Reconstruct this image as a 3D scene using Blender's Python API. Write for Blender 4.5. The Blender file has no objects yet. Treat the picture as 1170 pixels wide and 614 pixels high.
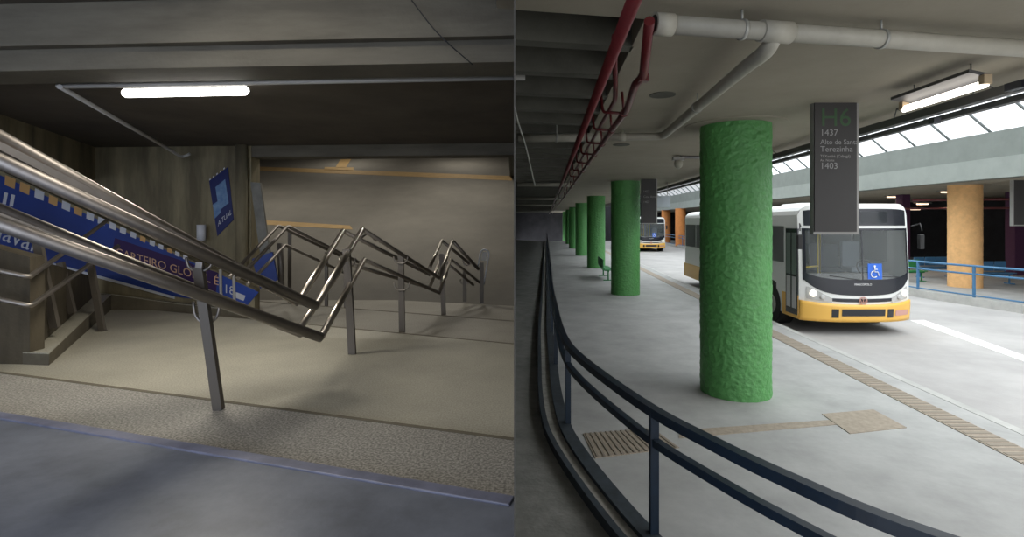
import bpy, bmesh, math, random
from mathutils import Vector, Matrix, noise
random.seed(7)
SC = bpy.context.scene
COL = SC.collection
PI = math.pi

# ------------------------------------------------------------------ camera, sky, exposure
EYE = 2.45; F = 600.0; HZ = 254.0
cd = bpy.data.cameras.new('camera'); cam = bpy.data.objects.new('camera', cd); COL.objects.link(cam)
cam.location = (0, 0, EYE); cam.rotation_euler = (PI/2, 0, 0)
cd.sensor_width = 36; cd.lens = F/1170*36; cd.shift_y = -(307-HZ)/1170; cd.clip_start = 0.05; cd.clip_end = 500
SC.camera = cam
SC.view_settings.view_transform = 'Standard'; SC.view_settings.look = 'None'
SC.view_settings.exposure = 0.0; SC.view_settings.gamma = 1.0; SC.view_settings.use_curve_mapping = False
w = bpy.data.worlds.new('sky'); SC.world = w; w.use_nodes = True
wb = w.node_tree.nodes['Background']; wb.inputs[0].default_value = (0.96, 0.975, 1.0, 1); wb.inputs[1].default_value = 2.1

def area(name, loc, rot, sx, sy, power, color, parent=None):
    d = bpy.data.lights.new(name, 'AREA'); d.shape = 'RECTANGLE'; d.size = sx; d.size_y = sy; d.energy = power; d.color = color
    o = bpy.data.objects.new(name, d); COL.objects.link(o); o.location = loc; o.rotation_euler = rot
    if parent:
        o.parent = parent; o.location = Vector(loc) - wloc(parent)
    return o
def wloc(o):
    v = Vector(o.location)
    while o.parent: o = o.parent; v = v + Vector(o.location)
    return v
# daylight coming down through the skylight
area('skylight_daylight', (11.5, 24, 9.5), (0, 0, 0), 9, 44, 3300, (1.0, 0.985, 0.95))
area('skylight_daylight', (11.0, 4.0, 7.0), (0, 0, 0), 9, 9, 380, (1.0, 0.985, 0.95))
# daylight from the open entrance behind the stairs
area('entrance_daylight', (-4.5, -3.0, 3.4), (math.radians(72), 0, math.radians(20)), 5, 2.0, 170, (0.52, 0.68, 1.0))

# ------------------------------------------------------------------ helpers
def P(px, py, Y): return Vector(((px-585)/F*Y, Y, EYE-(py-HZ)/F*Y))
def FL(px, py, z):
    Y = (EYE-z)*F/(py-HZ); return P(px, py, Y)
def R(lat, Y, z): return Vector((lat+0.065*Y, Y, z))
def onplane(px, py, p0, n):
    d = Vector(((px-585)/F, 1, -(py-HZ)/F)); o = Vector((0, 0, EYE))
    t = (p0-o).dot(n)/d.dot(n); return o+d*t

def mat(name, col, rough=0.6, metal=0.0, var=0.0, scale=4.0, bump=0.0, bscale=30.0, emit=None, spec=None, col2=None, detail=6):
    m = bpy.data.materials.new(name); m.use_nodes = True
    nt = m.node_tree; b = nt.nodes['Principled BSDF']
    b.inputs['Base Color'].default_value = (*col, 1); b.inputs['Roughness'].default_value = rough; b.inputs['Metallic'].default_value = metal
    if spec is not None: b.inputs['Specular IOR Level'].default_value = spec
    tc = nt.nodes.new('ShaderNodeTexCoord')
    if var or col2:
        n = nt.nodes.new('ShaderNodeTexNoise'); n.inputs['Scale'].default_value = scale; n.inputs['Detail'].default_value = detail; n.inputs['Roughness'].default_value = 0.65
        nt.links.new(tc.outputs['Object'], n.inputs['Vector'])
        r = nt.nodes.new('ShaderNodeValToRGB'); r.color_ramp.elements[0].position = 0.3; r.color_ramp.elements[1].position = 0.7
        c2 = col2 or tuple(min(1, c*(1+var)) for c in col); c1 = col if col2 else tuple(c*(1-var) for c in col)
        r.color_ramp.elements[0].color = (*c1, 1); r.color_ramp.elements[1].color = (*c2, 1)
        nt.links.new(n.outputs['Fac'], r.inputs['Fac']); nt.links.new(r.outputs['Color'], b.inputs['Base Color'])
    if bump:
        n2 = nt.nodes.new('ShaderNodeTexNoise'); n2.inputs['Scale'].default_value = bscale; n2.inputs['Detail'].default_value = 5
        nt.links.new(tc.outputs['Object'], n2.inputs['Vector'])
        bn = nt.nodes.new('ShaderNodeBump'); bn.inputs['Strength'].default_value = bump; bn.inputs['Distance'].default_value = 0.02
        nt.links.new(n2.outputs['Fac'], bn.inputs['Height']); nt.links.new(bn.outputs['Normal'], b.inputs['Normal'])
    if emit:
        b.inputs['Emission Color'].default_value = (*col, 1); b.inputs['Emission Strength'].default_value = emit
    return m

def granite(name, col, dark, light, scale=140, rough=0.55, patch=1.3, pv=0.18):
    m = mat(name, col, rough, var=pv, scale=patch); nt = m.node_tree; b = nt.nodes['Principled BSDF']
    base = b.inputs['Base Color'].links[0].from_socket
    tc = nt.nodes.new('ShaderNodeTexCoord'); n = nt.nodes.new('ShaderNodeTexNoise'); n.inputs['Scale'].default_value = scale; n.inputs['Detail'].default_value = 3
    nt.links.new(tc.outputs['Object'], n.inputs['Vector'])
    r = nt.nodes.new('ShaderNodeValToRGB'); r.color_ramp.elements[0].position = 0.38; r.color_ramp.elements[1].position = 0.62
    r.color_ramp.elements[0].color = (dark, dark, dark, 1); r.color_ramp.elements[1].color = (light, light, light, 1)
    nt.links.new(n.outputs['Fac'], r.inputs['Fac'])
    mx = nt.nodes.new('ShaderNodeMix'); mx.data_type = 'RGBA'; mx.blend_type = 'MULTIPLY'; mx.inputs[0].default_value = 1
    nt.links.new(base, mx.inputs[6]); nt.links.new(r.outputs['Color'], mx.inputs[7]); nt.links.new(mx.outputs[2], b.inputs['Base Color'])
    return m

def streaked(name, col, col2, sx=2.0, sz=0.25, rough=0.85):
    """concrete stained in vertical streaks"""
    m = mat(name, col, rough, bump=0.25, bscale=18); nt = m.node_tree; b = nt.nodes['Principled BSDF']
    tc = nt.nodes.new('ShaderNodeTexCoord'); mp = nt.nodes.new('ShaderNodeMapping'); mp.inputs['Scale'].default_value = (sx, sx, sz)
    n = nt.nodes.new('ShaderNodeTexNoise'); n.inputs['Scale'].default_value = 1.6; n.inputs['Detail'].default_value = 7; n.inputs['Roughness'].default_value = 0.6
    nt.links.new(tc.outputs['Object'], mp.inputs['Vector']); nt.links.new(mp.outputs[0], n.inputs['Vector'])
    r = nt.nodes.new('ShaderNodeValToRGB'); r.color_ramp.elements[0].position = 0.35; r.color_ramp.elements[1].position = 0.68
    r.color_ramp.elements[0].color = (*col, 1); r.color_ramp.elements[1].color = (*col2, 1)
    nt.links.new(n.outputs['Fac'], r.inputs['Fac']); nt.links.new(r.outputs['Color'], b.inputs['Base Color'])
    return m

def glass(name, tint, alpha, rough=0.05):
    m = bpy.data.materials.new(name); m.use_nodes = True; nt = m.node_tree
    b = nt.nodes['Principled BSDF']; b.inputs['Base Color'].default_value = (*tint, 1); b.inputs['Roughness'].default_value = rough
    b.inputs['Alpha'].default_value = alpha
    return m

class MB:
    def __init__(s): s.v = []; s.f = []; s.sm = []
    def add(s, vs, fs, smooth=False):
        k = len(s.v); s.v += [Vector(v) for v in vs]
        for f in fs: s.f.append([i+k for i in f]); s.sm.append(smooth)
        return s
    def box(s, x0, x1, y0, y1, z0, z1):
        vs = [(x, y, z) for x in (x0, x1) for y in (y0, y1) for z in (z0, z1)]
        return s.add(vs, [(0,1,3,2),(4,6,7,5),(0,4,5,1),(2,3,7,6),(0,2,6,4),(1,5,7,3)])
    def hexa(s, a, b):            # a, b: 4 bottom, 4 top points
        n = len(a)
        fs = [tuple(range(n))[::-1], tuple(range(n, 2*n))]
        for i in range(n): j = (i+1) % n; fs.append((i, j, j+n, i+n))
        return s.add(list(a)+list(b), fs)
    def prism(s, poly, z0, z1):
        return s.hexa([(p[0], p[1], z0) for p in poly], [(p[0], p[1], z1) for p in poly])
    def slab(s, poly, off):        # polygon extruded by a vector
        off = Vector(off); return s.hexa([Vector(p) for p in poly], [Vector(p)+off for p in poly])
    def obox(s, c, ax, ay, az):    # oriented box, half vectors
        c = Vector(c); vs = [c+i*ax+j*ay+k*az for i in (-1, 1) for j in (-1, 1) for k in (-1, 1)]
        return s.add(vs, [(0,1,3,2),(4,6,7,5),(0,4,5,1),(2,3,7,6),(0,2,6,4),(1,5,7,3)])
    def bar(s, a, b, wd, ht):      # rectangular bar from a to b
        a = Vector(a); b = Vector(b); d = (b-a); L = d.length; d.normalize()
        up = Vector((0, 0, 1)) if abs(d.z) < 0.95 else Vector((0, 1, 0))
        sx = d.cross(up).normalized(); u = sx.cross(d)
        return s.obox((a+b)/2, d*L/2, sx*wd/2, u*ht/2)
    def tube(s, pts, r, n=12, caps=True):
        pts = [Vector(p) for p in pts]; N = len(pts); rings = []
        t0 = (pts[1]-pts[0]).normalized(); ref = Vector((0, 0, 1)) if abs(t0.z) < 0.9 else Vector((1, 0, 0))
        u = (ref - t0*ref.dot(t0)).normalized()
        for i, p in enumerate(pts):
            a = (pts[i]-pts[i-1]).normalized() if i else t0
            b = (pts[i+1]-pts[i]).normalized() if i < N-1 else a
            t = (a+b)
            t = t.normalized() if t.length > 1e-6 else a
            u = (u - t*u.dot(t)).normalized(); v = t.cross(u)
            rr = r[i] if isinstance(r, (list, tuple)) else r
            rings.append([p+(u*math.cos(2*PI*k/n)+v*math.sin(2*PI*k/n))*rr for k in range(n)])
        k0 = len(s.v)
        for g in rings: s.v += g
        for i in range(N-1):
            for k in range(n):
                q = (k+1) % n; s.f.append([k0+i*n+k, k0+i*n+q, k0+(i+1)*n+q, k0+(i+1)*n+k]); s.sm.append(True)
        if caps:
            s.f.append([k0+k for k in range(n)][::-1]); s.sm.append(False)
            s.f.append([k0+(N-1)*n+k for k in range(n)]); s.sm.append(False)
        return s
    def cyl(s, c, r, z0, z1, n=32): return s.tube([(c[0], c[1], z0), (c[0], c[1], z1)], r, n)
    def sweep(s, curve, prof, caps=True):   # curve of (x,y); profile of (offset to the right, z)
        rows = []
        for i, p in enumerate(curve):
            a = Vector(curve[max(i-1, 0)]); b = Vector(curve[min(i+1, len(curve)-1)])
            t = (b-a).normalized(); nx = Vector((t.y, -t.x))
            rows.append([(p[0]+nx.x*o, p[1]+nx.y*o, z) for o, z in prof])
        n = len(prof); k0 = len(s.v)
        for g in rows: s.v += [Vector(q) for q in g]
        for i in range(len(rows)-1):
            for k in range(n):
                q = (k+1) % n; s.f.append([k0+i*n+k, k0+i*n+q, k0+(i+1)*n+q, k0+(i+1)*n+k]); s.sm.append(False)
        if caps: s.f.append([k0+k for k in range(n)][::-1]); s.f.append([k0+(len(rows)-1)*n+k for k in range(n)]); s.sm += [False, False]
        return s
    def build(s, name, m, parent=None, bevel=0.0):
        me = bpy.data.meshes.new(name); base = wloc(parent) if parent else Vector((0, 0, 0))
        if not parent:                       # origin at the base of the thing
            xs = [v.x for v in s.v]; ys = [v.y for v in s.v]; zs = [v.z for v in s.v]
            base = Vector(((min(xs)+max(xs))/2, (min(ys)+max(ys))/2, min(zs)))
        me.from_pydata([v-base for v in s.v], [], s.f)
        bm = bmesh.new(); bm.from_mesh(me); bmesh.ops.recalc_face_normals(bm, faces=bm.faces); bm.to_mesh(me); bm.free()
        for p, q in zip(me.polygons, s.sm): p.use_smooth = q
        me.materials.append(m); o = bpy.data.objects.new(name, me); COL.objects.link(o)
        if parent: o.parent = parent
        else: o.location = base
        if bevel:
            b = o.modifiers.new('bevel', 'BEVEL'); b.width = bevel; b.segments = 2; b.limit_method = 'ANGLE'
        return o

def tag(o, label, cat, group=None, kind=None):
    o['label'] = label; o['category'] = cat
    if group: o['group'] = group
    if kind: o['kind'] = kind
    return o
def struct(o, label=None, cat=None):
    o['kind'] = 'structure'
    if label: o['label'] = label
    if cat: o['category'] = cat
    return o
def thing(name, loc, label, cat, group=None):
    o = bpy.data.objects.new(name, None); COL.objects.link(o); o.location = loc; o.empty_display_size = 0.1
    return tag(o, label, cat, group)
def copy_tree(o, parent=None):
    c = o.copy(); COL.objects.link(c); c.parent = parent
    for ch in list(o.children): copy_tree(ch, c)
    return c
def catmull(pts, step=6):
    pts = [Vector(p) for p in pts]; out = []
    for i in range(len(pts)-1):
        p0 = pts[max(i-1, 0)]; p1 = pts[i]; p2 = pts[i+1]; p3 = pts[min(i+2, len(pts)-1)]
        for k in range(step):
            t = k/step
            out.append(0.5*((2*p1)+(p2-p0)*t+(2*p0-5*p1+4*p2-p3)*t*t+(3*p1-p0-3*p2+p3)*t**3))
    out.append(pts[-1]); return out
def fillet(pts, r, n=5):
    pts = [Vector(p) for p in pts]; out = [pts[0]]
    for i in range(1, len(pts)-1):
        a = pts[i]+(pts[i-1]-pts[i]).normalized()*min(r, (pts[i-1]-pts[i]).length*0.45)
        b = pts[i]+(pts[i+1]-pts[i]).normalized()*min(r, (pts[i+1]-pts[i]).length*0.45)
        for k in range(n+1):
            t = k/n; out.append(a*(1-t)**2+pts[i]*2*t*(1-t)+b*t*t)
    out.append(pts[-1]); return out
def text(name, s, o, xv, yv, m, parent, extr=0.004, shear=0.0, font_off=0.0):
    """lettering: one em = |yv|; laid on the plane of xv, yv"""
    cu = bpy.data.curves.new('tmp', 'FONT'); cu.body = s; cu.size = 1.0; cu.shear = shear; cu.offset = font_off; cu.resolution_u = 3
    ob = bpy.data.objects.new('tmp', cu); COL.objects.link(ob)
    me = bpy.data.meshes.new_from_object(ob.evaluated_get(bpy.context.evaluated_depsgraph_get()))
    COL.objects.unlink(ob); bpy.data.objects.remove(ob)
    xv = Vector(xv); yv = Vector(yv); nv = xv.cross(yv).normalized()*extr
    mb = MB(); vs = [Vector(o)+xv*v.co.x+yv*v.co.y+nv for v in me.vertices]
    mb.add(vs, [list(p.vertices) for p in me.polygons]); bpy.data.meshes.remove(me)
    return mb.build(name, m, parent)

# ------------------------------------------------------------------ materials
M = {}
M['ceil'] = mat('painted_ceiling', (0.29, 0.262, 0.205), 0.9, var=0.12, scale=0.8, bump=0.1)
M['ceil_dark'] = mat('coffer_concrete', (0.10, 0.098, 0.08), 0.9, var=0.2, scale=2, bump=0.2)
M['plat'] = mat('platform_concrete', (0.36, 0.362, 0.352), 0.75, var=0.16, scale=1.6, bump=0.15, bscale=12)
M['road'] = mat('road_concrete', (0.37, 0.36, 0.35), 0.8, var=0.16, scale=0.6, bump=0.15, bscale=20)
M['corr'] = mat('corridor_asphalt', (0.20, 0.20, 0.185), 0.9, var=0.3, scale=3, bump=0.4, bscale=25)
M['curbtop'] = mat('curb_concrete', (0.41, 0.41, 0.39), 0.8, var=0.15, scale=3)
M['white_paint'] = mat('road_paint', (0.75, 0.75, 0.73), 0.7, var=0.1, scale=8)
M['beige_tile'] = mat('tactile_paving', (0.33, 0.28, 0.22), 0.85, var=0.2, scale=14)
M['rib_tile'] = mat('tactile_rib', (0.25, 0.215, 0.17), 0.85)
M['fascia'] = mat('fascia_paint', (0.17, 0.19, 0.175), 0.85, var=0.1, scale=1.5)
M['fascia_low'] = mat('fascia_ledge', (0.24, 0.265, 0.245), 0.85, var=0.08, scale=1.5)
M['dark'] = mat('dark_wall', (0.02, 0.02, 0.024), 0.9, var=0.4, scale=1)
M['wall_mid'] = streaked('dark_concrete_partition', (0.05, 0.048, 0.043), (0.10, 0.096, 0.085), 1.0, 0.4)
M['purple'] = mat('purple_paint', (0.07, 0.02, 0.06), 0.8)
M['orange'] = mat('orange_stucco', (0.72, 0.42, 0.18), 0.85, var=0.12, scale=5, bump=0.6, bscale=22)
M['orange_far'] = mat('burnt_orange_stucco', (0.62, 0.24, 0.07), 0.85, var=0.1, scale=5, bump=0.5, bscale=22)
M['green'] = mat('green_stucco', (0.085, 0.285, 0.08), 0.5, var=0.12, scale=9, bump=0.8, bscale=24)
M['navy'] = mat('navy_railing_paint', (0.005, 0.016, 0.034), 0.45, var=0.2, scale=8)
M['blue_rail'] = mat('blue_railing_paint', (0.05, 0.16, 0.30), 0.5)
M['kerb'] = mat('dark_kerb', (0.025, 0.035, 0.045), 0.75, var=0.4, scale=6)
M['gutter'] = mat('gutter_concrete', (0.30, 0.29, 0.26), 0.8, var=0.3, scale=7)
M['red'] = mat('red_pipe_paint', (0.105, 0.012, 0.014), 0.33, var=0.15, scale=10)
M['pipe'] = mat('grey_white_pipe', (0.36, 0.342, 0.285), 0.5, var=0.08, scale=6)
M['strap'] = mat('galvanised_strap', (0.35, 0.35, 0.32), 0.5, metal=0.4)
M['black'] = mat('black_plastic', (0.012, 0.012, 0.013), 0.5)
M['rubber'] = mat('tyre_rubber', (0.015, 0.015, 0.015), 0.85)
M['sign'] = mat('sign_board', (0.028, 0.026, 0.025), 0.6, var=0.05, scale=3)
M['sign_edge'] = mat('sign_aluminium', (0.26, 0.255, 0.24), 0.5, metal=0.2)
M['sign_txt'] = mat('sign_lettering', (0.24, 0.24, 0.235), 0.6)
M['sign_green'] = mat('sign_green_lettering', (0.025, 0.075, 0.025), 0.6)
M['tube_on'] = mat('lit_tube', (1.0, 0.93, 0.84), 0.5, emit=5.0)
M['tube_pink'] = mat('lit_far_tube', (1.0, 0.75, 0.55), 0.5, emit=1.6)
M['tan'] = mat('tan_sleeve', (0.42, 0.32, 0.20), 0.7)
M['tray'] = mat('cable_tray_metal', (0.10, 0.10, 0.10), 0.5, metal=0.4)
M['tray_lip'] = mat('cable_tray_lip', (0.30, 0.29, 0.30), 0.5, metal=0.2)
M['rib'] = mat('skylight_rib', (0.20, 0.22, 0.22), 0.6)
M['bwhite'] = mat('bus_white', (0.74, 0.75, 0.73), 0.35)
M['byellow'] = mat('bus_yellow', (0.78, 0.45, 0.09), 0.4)
M['bblack'] = mat('bus_black_mask', (0.02, 0.022, 0.028), 0.25)
M['bglass'] = glass('bus_glass', (0.20, 0.22, 0.22), 0.32, 0.03)  # grey tint stands in for reflections in the windshield
M['bglass2'] = glass('bus_dark_glass', (0.03, 0.035, 0.04), 0.6, 0.08)
M['lamp_on'] = mat('headlamp_on', (1.0, 0.95, 0.85), 0.3, emit=2.0)
M['lens'] = mat('headlamp_lens', (0.45, 0.45, 0.44), 0.15)
M['grab'] = mat('yellow_grab_pole', (0.60, 0.46, 0.04), 0.4)
M['blue_sign'] = mat('blue_sticker', (0.02, 0.12, 0.55), 0.5)
M['white'] = mat('white_lettering', (0.8, 0.8, 0.8), 0.6)
M['grey'] = mat('light_grey_board', (0.38, 0.42, 0.46), 0.6)
M['plate'] = mat('licence_plate', (0.55, 0.30, 0.25), 0.6)
M['seat_blue'] = mat('seat_fabric', (0.22, 0.27, 0.32), 0.8)
M['seat_grey'] = mat('cabin_grey', (0.28, 0.29, 0.29), 0.6)
M['door_glass'] = mat('door_glass', (0.16, 0.20, 0.175), 0.15)
M['bench'] = mat('green_bench_paint', (0.03, 0.22, 0.07), 0.5)
# stairwell side
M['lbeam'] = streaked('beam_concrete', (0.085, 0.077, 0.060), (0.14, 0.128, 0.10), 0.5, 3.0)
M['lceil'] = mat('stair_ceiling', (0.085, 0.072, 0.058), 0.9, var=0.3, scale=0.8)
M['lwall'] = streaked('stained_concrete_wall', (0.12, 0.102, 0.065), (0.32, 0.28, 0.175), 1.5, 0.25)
M['lwall_dark'] = streaked('shaded_stained_concrete', (0.045, 0.036, 0.022), (0.11, 0.092, 0.06), 1.5, 0.4)  # stained wall concrete, shade of the return wall put into the colour
M['granite'] = granite('speckled_granite', (0.27, 0.26, 0.235), 0.55, 1.35, 60, 0.6, 1.0, 0.14)
M['beige'] = granite('beige_terrazzo', (0.34, 0.325, 0.268), 0.82, 1.15, 70, 0.55, 0.8, 0.16)
M['beige2'] = granite('grey_beige_terrazzo', (0.27, 0.255, 0.212), 0.8, 1.15, 60, 0.55, 0.8, 0.18)
M['slab'] = mat('dark_polished_slab', (0.15, 0.165, 0.20), 0.42, var=0.3, scale=2.5, bump=0.2, bscale=6)
M['slab_edge'] = mat('slab_edge_strip', (0.17, 0.18, 0.25), 0.4, var=0.25, scale=6)
M['ramp'] = mat('grey_asphalt_ramp', (0.150, 0.142, 0.122), 0.85, var=0.16, scale=0.7, bump=0.2, bscale=20)
M['yellow_line'] = mat('yellow_line_paint', (0.34, 0.23, 0.10), 0.8, var=0.15, scale=3)
M['steel'] = mat('brushed_stainless_steel', (0.30, 0.275, 0.25), 0.5, metal=1.0, var=0.12, scale=5)
M['steel_bright'] = mat('highlight_stainless_steel', (0.60, 0.56, 0.50), 0.30, metal=1.0)  # lighter copy of the brushed steel, link highlights put into the colour
M['steel_dark'] = mat('brushed_post_steel', (0.13, 0.115, 0.098), 0.5, metal=0.3)
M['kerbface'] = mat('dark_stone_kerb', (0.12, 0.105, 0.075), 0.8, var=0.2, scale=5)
M['banner'] = mat('blue_banner', (0.018, 0.035, 0.16), 0.5, col2=(0.03, 0.07, 0.33), scale=0.7, detail=1)
M['ban_orange'] = mat('banner_orange', (0.55, 0.33, 0.13), 0.6)
M['ban_white'] = mat('banner_white', (0.55, 0.57, 0.62), 0.6)
M['ban_purple'] = mat('banner_purple', (0.035, 0.015, 0.085), 0.6)
M['ban_peach'] = mat('banner_peach', (0.62, 0.40, 0.25), 0.6)
M['poster_dark'] = mat('poster_navy', (0.012, 0.02, 0.11), 0.4)
M['poster_light'] = mat('poster_pale_blue', (0.20, 0.33, 0.5), 0.5, col2=(0.06, 0.14, 0.34), scale=6)
M['cond'] = mat('pale_conduit', (0.40, 0.39, 0.37), 0.5)

# skylight sheet: frosted polycarbonate that lets the sky through
m = bpy.data.materials.new('frosted_skylight'); m.use_nodes = True; nt = m.node_tree; nt.nodes.remove(nt.nodes['Principled BSDF'])
t1 = nt.nodes.new('ShaderNodeBsdfTransparent'); t1.inputs[0].default_value = (0.8, 0.86, 0.9, 1)
t2 = nt.nodes.new('ShaderNodeBsdfTranslucent'); t2.inputs[0].default_value = (0.85, 0.88, 0.9, 1)
mx = nt.nodes.new('ShaderNodeMixShader'); mx.inputs[0].default_value = 0.4
nt.links.new(t1.outputs[0], mx.inputs[1]); nt.links.new(t2.outputs[0], mx.inputs[2]); nt.links.new(mx.outputs[0], nt.nodes['Material Output'].inputs[0])
M['sky_sheet'] = m

# =================================================================== BUS STATION SIDE: large structure
CZ = 3.85
# wall between stairwell and bus platform, seen exactly along its length
w0, w1 = 2.2, 75
struct(MB().prism([(0.005*w0-0.003, w0), (0.005*w0+0.003, w0), (0.005*w1+0.003, w1), (0.005*w1-0.003, w1)], -0.5, 8).build('wall_middle', M['wall_mid']))

rail_pts = [(4.2, 0.6), (2.9, 1.6), (1.95, 2.42), (1.56, 3.0), (1.30, 3.54), (1.09, 4.08), (0.87, 4.95), (0.72, 5.75), (0.665, 6.4), (0.675, 7.5), (0.74, 8.9), (0.90, 12), (1.10, 15), (2.07, 30), (4.5, 68)]
RC = catmull(rail_pts, 8)
def off_curve(curve, o):
    out = []
    for i, p in enumerate(curve):
        a = Vector(curve[max(i-1, 0)]); b = Vector(curve[min(i+1, len(curve)-1)]); t = (b-a).normalized()
        out.append(Vector((p[0]+t.y*o, p[1]-t.x*o)))
    return out
# platform floor, to the right of the railing kerb
edge_lat = 5.48
far = [(R(edge_lat, y, 0).x, y) for y in (68, 40, 20, 8, 0, -4)]
poly = [(p[0], p[1]) for p in RC] + far
def flat(poly, z, thick=0.15):
    mb = MB(); return mb.prism(poly, z-thick, z)
struct(flat(poly, 0.0).build('floor', M['plat']))
# corridor floor left of the kerb
lk = off_curve(RC, -0.30)
struct(flat([(p[0], p[1]) for p in lk]+[(-0.3, 75), (-0.02, -4), (4.6, -4)], -0.02).build('floor', M['corr']))
# bus road
struct(MB().prism([(R(edge_lat-0.1, -6, 0).x, -6), (40, -6), (40, 80), (R(edge_lat-0.1, 80, 0).x, 80)], -0.4, -0.15).build('road', M['road']))
# curb band along the platform edge
struct(MB().prism([tuple(R(edge_lat, -4, 0))[:2], tuple(R(edge_lat+0.14, -4, 0))[:2], tuple(R(edge_lat+0.14, 68, 0))[:2], tuple(R(edge_lat, 68, 0))[:2]], -0.16, 0.004).build('trim_1', M['curbtop']))
# far platform beyond the road
EPT = [(16.2, 4), (15.4, 11), (14.6, 15), (14.1, 18.8), (14.3, 24), (15.3, 35), (17.2, 56), (18.3, 72)]
EC = catmull(EPT, 6)
struct(flat([(p[0], p[1]) for p in EC]+[(40, 72), (40, 4)], 0.0, 0.3).build('floor', M['plat']))
struct(MB().sweep([(p[0], p[1]) for p in EC], [(-0.12, -0.16), (0.14, -0.16), (0.14, 0.10), (-0.12, 0.10)]).build('trim_2', M['curbtop']))
# near ceiling slab and its coffered strip
ce = 4.72
tx, ty = 0.985, 0.173
def cY(X, y0): return y0 + 0.1757*X
poly = [(-0.1, cY(0, 3.44)), (-0.1, -8), (R(ce, -8, 0).x, -8), (R(ce, 78, 0).x, 78), (R(0.69, 78, 0).x, 78), (R(0.69, 3.5, 0).x, 3.62)]
struct(MB().prism(poly, CZ, CZ+0.9).build('ceiling', M['ceil']))
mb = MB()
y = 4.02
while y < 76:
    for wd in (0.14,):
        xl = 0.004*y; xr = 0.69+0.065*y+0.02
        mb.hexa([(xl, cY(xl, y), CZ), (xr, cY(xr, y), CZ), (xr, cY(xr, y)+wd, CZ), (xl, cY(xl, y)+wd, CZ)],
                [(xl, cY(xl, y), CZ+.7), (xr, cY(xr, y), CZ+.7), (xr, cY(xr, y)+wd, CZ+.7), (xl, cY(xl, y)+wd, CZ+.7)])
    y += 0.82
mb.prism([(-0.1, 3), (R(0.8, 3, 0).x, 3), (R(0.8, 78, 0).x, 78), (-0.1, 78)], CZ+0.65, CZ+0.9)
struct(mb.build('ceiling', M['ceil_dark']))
# far platform ceiling, fascia in two steps
FPT = [(16.6, 4), (15.75, 11), (15.4, 15.8), (15.45, 22.7), (16.1, 35), (17.4, 56), (18.4, 74)]
FC = catmull(FPT, 6)
struct(MB().prism([(p[0]+0.3, p[1]) for p in FC]+[(40, 74), (40, 4)], CZ, CZ+0.3).build('ceiling', M['ceil']))
fc2 = [(p[0], p[1]) for p in FC]
struct(MB().sweep(fc2, [(-0.06, CZ), (0.5, CZ), (0.5, 4.50), (-0.06, 4.50)]).build('trim_3', M['fascia_low']))
struct(MB().sweep(fc2, [(0.03, 4.50), (0.5, 4.50), (0.5, 5.35), (0.03, 5.35)]).build('trim_4', M['fascia']))
# end walls, back of far platform
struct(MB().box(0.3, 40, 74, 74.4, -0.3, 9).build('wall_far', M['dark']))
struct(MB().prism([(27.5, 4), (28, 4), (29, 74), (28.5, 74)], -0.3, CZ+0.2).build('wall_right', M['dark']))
# skylight: curved sheet on ribs
def arc(Y, n=10):
    a = R(ce, Y, 0).x+0.15; b = None
    for i in range(len(FC)-1):
        if FC[i][1] <= Y <= FC[i+1][1]:
            t = (Y-FC[i][1])/(FC[i+1][1]-FC[i][1]); b = FC[i][0]*(1-t)+FC[i+1][0]*t
    if b is None: b = FC[0][0]
    b += 0.25
    z0, z1 = 5.0, 5.38
    return [Vector((a+(b-a)*k/n, Y, z0+(z1-z0)*k/n+2.3*math.sin(PI*k/n)**0.85)) for k in range(n+1)]
sky = thing('skylight_vault', (10, 4.2, 5.0), 'white curved translucent skylight over the bus lane, above the grey green fascia', 'skylight')
ys = [4.2+1.6*i for i in range(44)]
mb = MB(); rows = [arc(yy) for yy in ys]
vs = [p for r in rows for p in r]; n = 11
mb.add(vs, [(i*n+k, i*n+k+1, (i+1)*n+k+1, (i+1)*n+k) for i in range(len(rows)-1) for k in range(n-1)], True)
mb.build('skylight_sheet', M['sky_sheet'], sky)
for yy in ys:
    r = arc(yy+0.08)
    mb = MB(); mb.tube([p-Vector((0, 0, .05)) for p in r], 0.045, 6); mb.build('rib', M['rib'], sky)
mb = MB(); mb.prism([(R(ce-0.02, 0, 0).x, 4.2), (R(ce+.16, 0, 0).x, 4.2), (R(ce+.16, 74, 0).x, 74), (R(ce-0.02, 74, 0).x, 74)], CZ+0.2, 5.05)
struct(mb.build('trim_5', M['ceil']))

# =================================================================== STAIRWELL SIDE: large structure
Z0 = EYE-1.50; Z1 = EYE-1.55; Z2 = EYE-1.65; Z3 = EYE-1.75
def line_pts(a, b, z, x0, x1):
    """edge seen between two picture points, on the level z, run on to picture columns x0 and x1"""
    A = FL(*a, z); B = FL(*b, z); d = B-A
    out = []
    for x in (x0, x1):
        k = (x-585)/F; t = (k*A.y-A.x)/(d.x-k*d.y); out.append(A+d*t)
    return out
SL = Z0+0.08
a, b = line_pts((0, 472), (588, 569), SL, -400, 588)
struct(MB().prism([(a.x, a.y), (b.x, b.y), (0.0, -6), (-14, -6), (-14, a.y)], SL-0.3, SL).build('floor', M['slab']))
c, d = line_pts((0, 425), (588, 501), Z0, -400, 588)
struct(MB().prism([(a.x, a.y-0.2), (b.x, b.y-0.2), (d.x, d.y), (c.x, c.y)], Z0-0.4, Z0).build('floor', M['granite']))
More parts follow.
